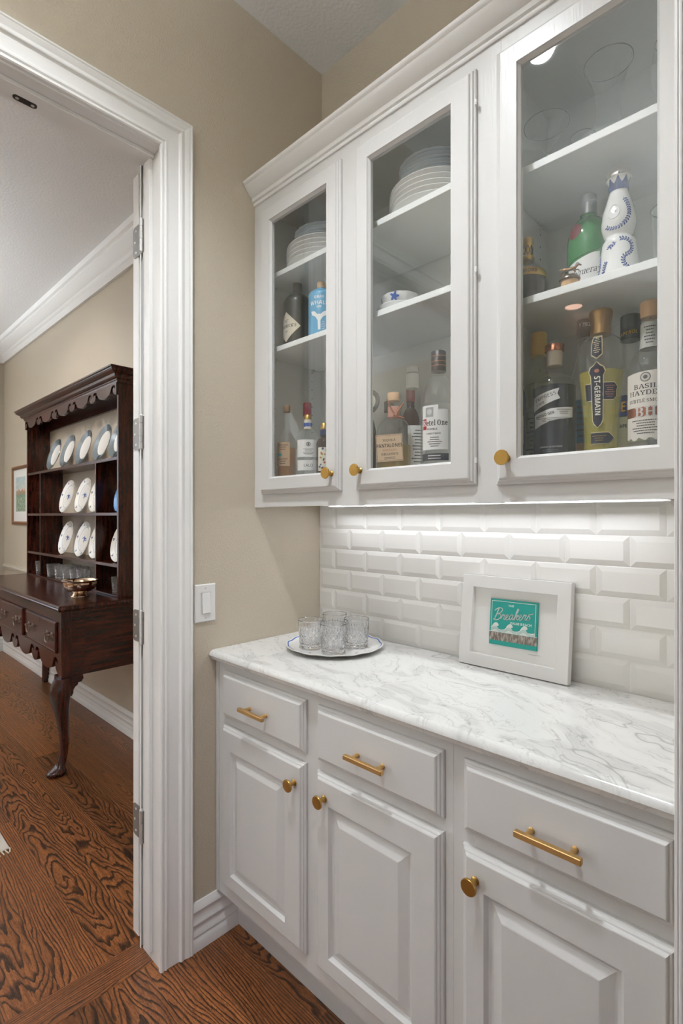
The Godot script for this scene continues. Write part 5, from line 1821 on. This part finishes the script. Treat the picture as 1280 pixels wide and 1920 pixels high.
	b = bottle("dark-capped aperitif bottle with a blue and yellow label behind the whiskey at the right", P(1.1135, fa, 0.105), bottle_profile(0.037, 0.20, 0.0165, 0.275, 0.325, 0.3), pane(Color(0.7, 0.72, 0.66), 0.1), 0.16, pane(Color(0.6, 0.36, 0.12), 0.6), cap_profile(0.0205, 0.322, 0.377), mat(c8(26, 32, 54), 0.35))
	letters("APEROL", "sans_bold", 0.0075, V(-0.004, 0.335), on_cyl(0.0207, deg_to_rad(14)), mat(c8(226, 190, 60), 0.5), b, 1.0, 0.2, 0.1)
	pl = on_cyl(0.0373, deg_to_rad(22))
	label("label", rect(-0.04, 0.15, 0.04, 0.195), pl, mat(c8(36, 56, 118), 0.4), b)
	letters("APEROL", "sans_bold", 0.022, V(-0.012, 0.17), on_cyl(0.0375, deg_to_rad(22)), mat(c8(232, 176, 56), 0.5), b, 0.72)
	label("label", rect(-0.04, 0.075, 0.04, 0.148), pl, mat(c8(214, 210, 170), 0.5), b)
	letters("APERITIVO", "sans_bold", 0.0075, V(-0.004, 0.128), on_cyl(0.0375, deg_to_rad(22)), M.ink, b, 0.85)
	label("label_band", rect(-0.04, 0.068, 0.04, 0.075), pl, mat(c8(120, 40, 36), 0.5), b)
	b = bottle("whiskey bottle with cork stopper, cream label and copper band behind the wide glass door", P(1.1745, fa, 0.200), bottle_profile(0.0415, 0.224, 0.0155, 0.268, 0.335, 0.75), clear, 0.08, water, [V(0.003, 0.33), V(0.0168, 0.33), V(0.0175, 0.336), V(0.0185, 0.3605), V(0.0175, 0.362), V(0, 0.362)], M.cork)
	var nw := MB.new()
	nw.lathe([V(0.0185, 0.268), V(0.0172, 0.318)], 36)
	obj("neck_label", nw, mat(c8(196, 196, 188), 0.6), b)
	small_print(-0.012, 0.012, 0.274, 0.312, 6, on_cyl(0.0186, deg_to_rad(10)), b)
	pl = on_cyl(0.0418, deg_to_rad(2))
	pu = on_cyl(0.0421, deg_to_rad(2))
	var torn := [V(-0.042, 0.085)]
	for k in 13: torn.append(V(-0.036 + k * 0.006, 0.083 + 0.0035 * sin(k * 1.9)))
	torn += [V(0.042, 0.088), V(0.042, 0.218), V(-0.042, 0.213)]
	label("label", torn, pl, mat(c8(232, 224, 212), 0.6), b)
	for k in 3: label("emblem", circle(V(0, 0.204), [0.0095, 0.0075, 0.004][k], 16), on_cyl(0.0421 + k * 0.0001, deg_to_rad(2)), [mat(c8(130, 128, 122), 0.6), mat(c8(214, 208, 198), 0.6), mat(c8(110, 108, 102), 0.6)][k], b)
	letters("BASIL", "serif", 0.0085, V(0, 0.186), pu, M.ink, b, 1.3)
	letters("HAYDEN", "serif", 0.0085, V(0, 0.1735), pu, M.ink, b, 1.3)
	letters("SUBTLE SMOKE", "serif", 0.006, V(0, 0.158), pu, M.ink, b, 1.05)
	label("copper_band", rect(-0.042, 0.127, 0.042, 0.146), pu, mat(c8(186, 120, 92), 0.35, 0.9), b)
	letters("BH", "serif_bold", 0.018, V(0.0, 0.1355), on_cyl(0.0424, deg_to_rad(2)), mat(c8(214, 212, 208), 0.4), b, 1.1)
	small_print(-0.03, 0.03, 0.092, 0.122, 6, pu, b)

# a galloping horse, 34 mm long, swept from joints
func horse() -> MB:
	var m := MB.new()
	var y := 0.026
	var ring := func(path: Array, rad: Array):
		var l := []
		for i in path.size():
			var a: Vector3 = path[mini(i + 1, path.size() - 1)] - path[maxi(i - 1, 0)]
			var t := a.normalized()
			var u := t.cross(Vector3(0, 0, 1)).normalized()
			var w := t.cross(u)
			var r := PackedVector3Array()
			for k in 8: r.append(path[i] + u * cos(TAU * k / 8.0) * rad[i] + w * sin(TAU * k / 8.0) * rad[i] * 0.8)
			l.append(r)
		m.loft(l)
	var at := func(x: float, h: float, z := 0.0): return Vector3(x, y + h, z)
	ring.call([at.call(-0.0135, 0.0135), at.call(-0.010, 0.0142), at.call(-0.002, 0.0130), at.call(0.006, 0.0136), at.call(0.010, 0.0150), at.call(0.014, 0.0178), at.call(0.0172, 0.0196), at.call(0.0195, 0.0186), at.call(0.0225, 0.0166)], [0.0024, 0.0040, 0.0036, 0.0040, 0.0034, 0.0023, 0.0021, 0.0019, 0.0011])
	ring.call([at.call(-0.0128, 0.0150), at.call(-0.0165, 0.0165), at.call(-0.021, 0.0150)], [0.0012, 0.0015, 0.0006])
	ring.call([at.call(0.008, 0.012, 0.002), at.call(0.013, 0.0085, 0.002), at.call(0.0175, 0.0078, 0.002), at.call(0.0185, 0.005, 0.002)], [0.0022, 0.0014, 0.001, 0.0011])
	ring.call([at.call(0.007, 0.012, -0.002), at.call(0.0105, 0.0065, -0.002), at.call(0.0075, 0.0032, -0.002), at.call(0.0045, 0.0048, -0.002)], [0.0022, 0.0014, 0.001, 0.0011])
	ring.call([at.call(-0.010, 0.013, 0.002), at.call(-0.0125, 0.0075, 0.002), at.call(-0.0165, 0.005, 0.002), at.call(-0.0185, 0.0012, 0.002)], [0.003, 0.0018, 0.0011, 0.0012])
	ring.call([at.call(-0.009, 0.013, -0.002), at.call(-0.0075, 0.007, -0.002), at.call(-0.0115, 0.0038, -0.002), at.call(-0.010, -0.0004, -0.002)], [0.003, 0.0018, 0.0011, 0.0012])
	ring.call([at.call(0.0168, 0.0210, 0.0008), at.call(0.0172, 0.0232, 0.0008)], [0.0007, 0.0002])
	return m


# ---------------------------------------------------------------- the dresser
const SCROLL := [[0.0, 0.0], [0.12, 0.06], [0.22, 0.2], [0.275, 0.42], [0.27, 0.64], [0.21, 0.74], [0.145, 0.70], [0.135, 0.61], [0.075, 0.66], [0.08, 0.82], [0.16, 0.94], [0.27, 0.96], [0.37, 0.88], [0.42, 0.68], [0.47, 0.45], [0.57, 0.22], [0.74, 0.07], [0.9, 0.0]]

# lower edge of a board cut with breaking-wave scrolls, alternately mirrored, with small cusps between pairs
func scrolled(x0: float, x1: float, ytop: float, ybot: float, depth: float, count: int) -> PackedVector2Array:
	var p := PackedVector2Array([V(x1, ytop), V(x0, ytop)])
	var w := (x1 - x0) / count
	p.append(V(x0, ybot))
	for k in count:
		var a := x0 + k * w
		var pts := []
		for q in SCROLL: pts.append(V(q[0] * w, q[1] * depth))
		if k % 2 == 1:
			pts.reverse()
			for i in pts.size(): pts[i] = V(w - pts[i].x, pts[i].y)
		for q in pts:
			var v: Vector2 = q + V(a, ybot)
			if p[p.size() - 1].distance_to(v) > 0.0006: p.append(v)
		if k % 2 == 1 and k < count - 1:
			p.append(V(a + w * 0.985, ybot + depth * 0.02)); p.append(V(a + w, ybot + depth * 0.5)); p.append(V(a + w * 1.015, ybot + depth * 0.02))
	p.append(V(x1, ybot))
	return p

func dresser() -> void:
	var base := P(-2.35, 0, 0.22)
	var d := thing("welsh_dresser", "dark stained wooden dresser with open plate rack, scrolled aprons and three drawers", "dresser", base)
	var xf := Transform3D(Basis(), -base)
	var wood: Material = M.dresser
	var put := func(called: String, lo: Vector3, hi: Vector3, bev := 0.0015, grain := 0, mt: Material = null) -> MeshInstance3D:
		var m := MB.new()
		m.xf = xf
		m.grain = grain
		m.uvs = 1.6
		m.uo = Vector2(lo.x * 1.7 + lo.z, lo.y * 1.3 + lo.x)
		m.box(lo, hi, bev)
		return obj(called, m, mt if mt else wood, d)
	var xl := -3.235
	var xr := -1.483
	var zf := 0.45
	# table top with a moulded edge
	var tp := MB.new()
	tp.xf = xf
	tp.uvs = 1.6
	var loops := []
	for k in [[0.012, 0.8545], [0.006, 0.857], [0.002, 0.862], [-0.002, 0.866], [-0.002, 0.869], [0.0, 0.874], [0.0, 0.879], [0.004, 0.8835], [0.012, 0.886]]:
		loops.append(PackedVector3Array([P(-3.298 + k[0], k[1], 0.488 - k[0]), P(-1.408 - k[0], k[1], 0.488 - k[0]), P(-1.408 - k[0], k[1], -0.008), P(-3.298 + k[0], k[1], -0.008)]))
	tp.rings(loops, true, true)
	obj("table_top", tp, wood, d)
	# case: posts, rails, side panels
	for x in [xr - 0.052, xl]: put.call("post", P(x, 0.497, zf - 0.052), P(x + 0.052, 0.855, zf), 0.0015, 1)
	for x in [xr - 0.052, xl]: put.call("post", P(x, 0.497, -0.006), P(x + 0.052, 0.855, 0.046), 0.0015, 1)
	for x in [xr - 0.03, xl + 0.008]:
		put.call("side_panel", P(x, 0.53, 0.044), P(x + 0.022, 0.82, zf - 0.05), 0.0005, 2)
		put.call("side_rail", P(x + 0.002, 0.815, 0.044), P(x + 0.0285, 0.855, zf - 0.05), 0.001, 2)
		put.call("side_rail", P(x + 0.002, 0.497, 0.044), P(x + 0.0285, 0.535, zf - 0.05), 0.001, 2)
	put.call("top_rail", P(xl + 0.05, 0.785, zf - 0.03), P(xr - 0.05, 0.855, zf - 0.002), 0.001)
	put.call("back_board", P(xl + 0.05, 0.53, -0.004), P(xr - 0.05, 0.855, 0.012), 0.001)
	put.call("bottom_board", P(xl + 0.03, 0.60, 0.01), P(xr - 0.03, 0.612, zf - 0.02), 0.001)
	var ap := MB.new()
	ap.xf = xf
	ap.uvs = 1.6
	ap.prism(scrolled(xl + 0.05, xr - 0.05, 0.616, 0.507, 0.088, 8), zf - 0.026, zf - 0.003)
	obj("apron", ap, M.dresser_front, d)
	for x in [-2.07, -2.68, xl + 0.05, xr - 0.0525]:
		pass
	for x in [-2.1405, -2.745]: put.call("muntin", P(x + 0.002, 0.61, zf - 0.03), P(x + 0.068, 0.79, zf - 0.002), 0.001, 1)
	put.call("lower_rail", P(xl + 0.05, 0.60, zf - 0.03), P(xr - 0.05, 0.618, zf - 0.002), 0.001)
	for q in [[-2.07, -1.541], [-2.676, -2.143], [-3.18, -2.75]]:
		var dr := node("drawer", d)
		dr.position = -base
		var m := MB.new()
		m.uvs = 1.6
		m.uo = Vector2(q[0], 0.3)
		var o := [R(q[0], 0.619, q[1], 0.784, zf - 0.02), R(q[0], 0.619, q[1], 0.784, zf + 0.006), R(q[0] + 0.004, 0.623, q[1] - 0.004, 0.78, zf + 0.011), R(q[0] + 0.010, 0.629, q[1] - 0.010, 0.774, zf + 0.012), R(q[0] + 0.0115, 0.6305, q[1] - 0.0115, 0.7725, zf + 0.0105)]
		m.rings(o, true, true)
		obj("drawer_front", m, M.dresser_front, dr)
		var w: float = q[1] - q[0]
		for f in [0.19, 0.82]:
			var c := P(q[0] + w * f, 0.697, zf + 0.0105)
			var p := MB.new()
			for s in [-1, 1]:
				p.xf = Transform3D(Basis(Vector3.RIGHT, PI / 2), c + P(s * 0.036, 0.012, 0))
				p.lathe([V(0.014, 0), V(0.0135, 0.002), V(0.007, 0.004), V(0.005, 0.012), V(0.0075, 0.016), V(0.006, 0.021), V(0, 0.022)], 16)
				p.xf = Transform3D()
				# pierced petals round each post
				for k in 4:
					var a := PI / 4 + PI / 2 * k
					p.xf = Transform3D(Basis(Vector3.RIGHT, PI / 2), c + P(s * 0.036 + cos(a) * 0.013, 0.012 + sin(a) * 0.013, 0))
					p.lathe([V(0.0075, 0), V(0.007, 0.0018), V(0, 0.0022)], 10)
					p.xf = Transform3D()
			var arc := []
			for k in 13:
				var t := PI * k / 12.0
				arc.append(c + P(cos(t) * (0.036 - 0.006 * sin(t)), 0.012 - 0.040 * pow(sin(t), 0.7), 0.014 + 0.004 * sin(t)))
			p.tube(arc, 0.0034, 8)
			obj("bail_pull", p, M.pewter, dr)
		var kh := MB.new()
		kh.box(P((q[0] + q[1]) / 2 - 0.0025, 0.748, zf + 0.0104), P((q[0] + q[1]) / 2 + 0.0025, 0.766, zf + 0.0109))
		obj("keyhole", kh, M.hole, dr)
	# cabriole legs
	for q in [[xr - 0.012, zf - 0.012, 0.3, 1.0], [xl + 0.012, zf - 0.012, -0.3, 1.0]]:
		var dirv := P(q[2], 0, q[3]).normalized()
		var l := []
		for k in [[0.0, 0.030, 0.029], [0.006, 0.037, 0.029], [0.016, 0.041, 0.029], [0.026, 0.036, 0.027], [0.04, 0.026, 0.020], [0.06, 0.0215, 0.008], [0.10, 0.021, -0.002], [0.16, 0.0225, -0.006], [0.22, 0.0255, -0.004], [0.28, 0.031, 0.002], [0.33, 0.037, 0.009], [0.38, 0.046, 0.015], [0.42, 0.051, 0.017], [0.46, 0.049, 0.011], [0.4965, 0.042, 0.0]]:
			var r := PackedVector3Array()
			for i in 20:
				var a := TAU * i / 20.0
				var toe: float = 1.0 + (0.55 * maxf(0.0, cos(a)) if k[0] < 0.035 else 0.0)
				var u = P(q[0], k[0] + 0.001, q[1]) + dirv * (k[2] + cos(a) * k[1] * toe) + dirv.cross(Vector3.UP) * -sin(a) * k[1]
				r.append(u)
			l.append(r)
		l[l.size() - 1] = PackedVector3Array(l[l.size() - 1])
		var m := MB.new()
		m.xf = xf
		m.grain = 1
		m.uvs = 2.0
		m.loft(l)
		obj("cabriole_leg", m, wood, d)
		# knee brackets with a scroll
		for s in 2:
			var b := MB.new()
			var sgn := -1.0 if q[2] > 0 else 1.0
			var pts := [V(0.0, 0.0), V(0.095, 0.0), V(0.098, -0.02), V(0.088, -0.036), V(0.072, -0.038), V(0.068, -0.05), V(0.056, -0.058), V(0.048, -0.07), V(0.046, -0.09), V(0.038, -0.104), V(0.026, -0.10), V(0.022, -0.12), V(0.0, -0.15)]
			var ori := Basis(Vector3(sgn, 0, 0), Vector3.UP, Vector3(0, 0, sgn)) if s == 0 else Basis(Vector3(0, 0, -1), Vector3.UP, Vector3(1, 0, 0))
			b.xf = Transform3D(ori, P(q[0], 0.4975, q[1]) - base)
			b.uvs = 2.0
			b.prism(PackedVector2Array(pts), -0.013, 0.013)
			obj("knee_bracket", b, wood, d)
	for x in [xr - 0.05, xl + 0.002]: put.call("rear_leg", P(x, 0.001, -0.004), P(x + 0.045, 0.50, 0.041), 0.003, 1)
	# rack
	var hl := -3.214
	var hr := -1.478
	var hz := 0.155
	for x in [hl, hr - 0.02]: put.call("rack_side", P(x, 0.8865, -0.008), P(x + 0.02, 2.10, hz), 0.001, 1)
	for y in [0.8868, 1.055, 1.350, 1.668]: put.call("rack_shelf", P(hl + 0.019, y, -0.006), P(hr - 0.019, y + (0.010 if y < 0.9 else 0.018), hz - 0.002), 0.001)
	for x in [-2.899, -1.829]:
		for y in [[0.897, 1.056], [1.073, 1.351], [1.368, 1.669]]: put.call("divider", P(x, y[0], -0.006), P(x + 0.016, y[1], hz - 0.004), 0.0008, 1)
	put.call("rack_top", P(hl + 0.001, 2.098, -0.008), P(hr - 0.001, 2.118, hz + 0.002), 0.001)
	put.call("frieze_batten", P(hl + 0.019, 2.03, -0.008), P(hr - 0.019, 2.10, 0.012), 0.001)
	var va := MB.new()
	va.xf = xf
	va.uvs = 1.6
	va.prism(scrolled(hl + 0.001, hr - 0.001, 2.112, 2.03, 0.062, 10), hz - 0.002, hz + 0.012)
	obj("valance", va, M.dresser_front, d)
	var co := []
	var cp := [V(-0.01, 2.100), V(0.012, 2.100), V(0.014, 2.108), V(0.018, 2.112), V(0.018, 2.118), V(0.026, 2.121), V(0.034, 2.128), V(0.038, 2.136), V(0.038, 2.141), V(0.046, 2.145), V(0.058, 2.153), V(0.064, 2.160), V(0.064, 2.166), V(0.070, 2.169), V(0.070, 2.177), V(-0.01, 2.179)]
	for e in [[hr, -0.008, 1.0, 0.0], [hr, hz, 1.0, 1.0], [hl, hz, -1.0, 1.0], [hl, -0.008, -1.0, 0.0]]:
		var s := PackedVector3Array()
		for p in cp: s.append(P(e[0] + e[2] * p.x, p.y, e[1] + e[3] * p.x))
		s.reverse()
		co.append(s)
	var cm := MB.new()
	cm.xf = xf
	cm.uvs = 1.6
	cm.strips(co)
	cm.box(P(hl - 0.055, 2.165, -0.008), P(hr + 0.055, 2.1775, hz + 0.055))
	obj("cornice", cm, wood, d)

func dresser_things() -> void:
	var pm := MB.new()
	pm.lathe([V(0, 0.002), V(0.065, 0.002), V(0.068, 0), V(0.072, 0.002), V(0.10, 0.012), V(0.1265, 0.0195), V(0.128, 0.021), V(0.1265, 0.0225), V(0.10, 0.0155), V(0.085, 0.0085), V(0.072, 0.0062), V(0, 0.0055)], 64, true)
	var slate := pm.mesh()
	var bm := MB.new()
	bm.lathe([V(0, 0.002), V(0.062, 0.002), V(0.065, 0), V(0.069, 0.002), V(0.095, 0.011), V(0.1185, 0.0175), V(0.12, 0.019), V(0.1185, 0.0205), V(0.095, 0.0145), V(0.08, 0.008), V(0.068, 0.0062), V(0, 0.0055)], 108, true, func(a: float, i: int): return 1.0 + (0.014 * (pow(abs(cos(a * 6.0)), 0.7) - 0.5) if i >= 4 and i <= 8 else 0.0))
	var floral := bm.mesh()
	var ordn := ["first from the left", "second from the left", "third from the left", "fourth from the left", "fifth, half hidden at the right end"]
	var k := 0
	for x in [-2.775, -2.488, -2.185, -1.876, -1.629]:
		var p := thing("rimmed_plate", "slate-rimmed white plate on the top dresser shelf, " + ordn[k], "plate", P(x, 1.6862 + 0.1175, 0.072), "slate-rimmed plates on the dresser")
		obj("plate_body", slate, M.slate_plate, p)
		p.rotation.x = deg_to_rad(74)
		p.scale = Vector3.ONE * 0.945
		k += 1
	for row in [[1.3685, "middle", [-2.525, -2.217, -1.966]], [1.0735, "lower", [-2.545, -2.222, -1.966, -1.622]]]:
		k = 0
		for x in row[2]:
			var where: String = ["left in the centre bay", "middle of the centre bay", "half hidden by the divider", "in the right bay"][k]
			var p := thing("floral_plate", "white plate with blue flowers on the %s dresser shelf, %s" % [row[1], where], "plate", P(x, row[0] + 0.1165, 0.066), "blue-flowered plates on the dresser")
			obj("plate_body", floral, M.blue_plate, p)
			p.rotation.x = deg_to_rad(75)
			k += 1
	var bp := thing("blue_plate", "bright blue plate at the right end of the middle dresser shelf", "plate", P(-1.609, 1.3685 + 0.102, 0.060))
	var q := MB.new()
	q.lathe([V(0, 0.002), V(0.06, 0.002), V(0.064, 0), V(0.095, 0.011), V(0.105, 0.016), V(0.105, 0.018), V(0.095, 0.0145), V(0.065, 0.006), V(0, 0.0055)], 56)
	obj("plate_body", q, mat(c8(40, 118, 190), 0.15), bp)
	bp.rotation.x = deg_to_rad(75)
	# glasses along the bottom of the rack
	var gl := tumbler_mesh(0.038, 0.044, 0.098)
	var first: Node3D = null
	var names := ["in the left bay", "first in the centre front row", "second in the centre front row", "third in the centre front row", "fourth in the centre front row", "fifth in the centre front row", "in the right bay", "first in the centre back row", "second in the centre back row", "third in the centre back row", "fourth in the centre back row"]
	k = 0
	for g in [[-3.085, 0.085], [-2.745, 0.105], [-2.578, 0.105], [-2.42, 0.105], [-2.275, 0.105], [-2.14, 0.105], [-1.585, 0.105], [-2.6615, 0.042], [-2.499, 0.042], [-2.3475, 0.042], [-2.2075, 0.042]]:
		var lab: String = "cut crystal tumbler on the bottom dresser shelf, " + names[k]
		var at := P(g[0], 0.8972, g[1])
		if first == null:
			first = thing("cut_glass", lab, "glass", at, "crystal tumblers on the dresser")
			obj("glass_body", gl, M.crystal, first)
		else: copy(first, at, lab).rotation.y = g[0] * 5.0
		k += 1
	# footed bowl
	var b := thing("silver_bowl", "polished silver footed bowl on the dresser top", "bowl", P(-1.690, 0.8865, 0.285))
	var m := MB.new()
	m.lathe(spline([V(0, 0.003), V(0.040, 0.0), V(0.047, 0.001), V(0.0475, 0.005), V(0.044, 0.008), V(0.040, 0.013), V(0.036, 0.019), V(0.035, 0.024), V(0.048, 0.029), V(0.069, 0.039), V(0.083, 0.055), V(0.0885, 0.073), V(0.0900, 0.087), V(0.0965, 0.0945), V(0.0985, 0.0955), V(0.0965, 0.096), V(0.089, 0.09), V(0.084, 0.077), V(0.079, 0.062), V(0.068, 0.046), V(0.045, 0.034), V(0, 0.030)], 3), 72, false, null, 50.0)
	obj("bowl_body", m, mat(c8(222, 196, 170), 0.1, 1.0), b)
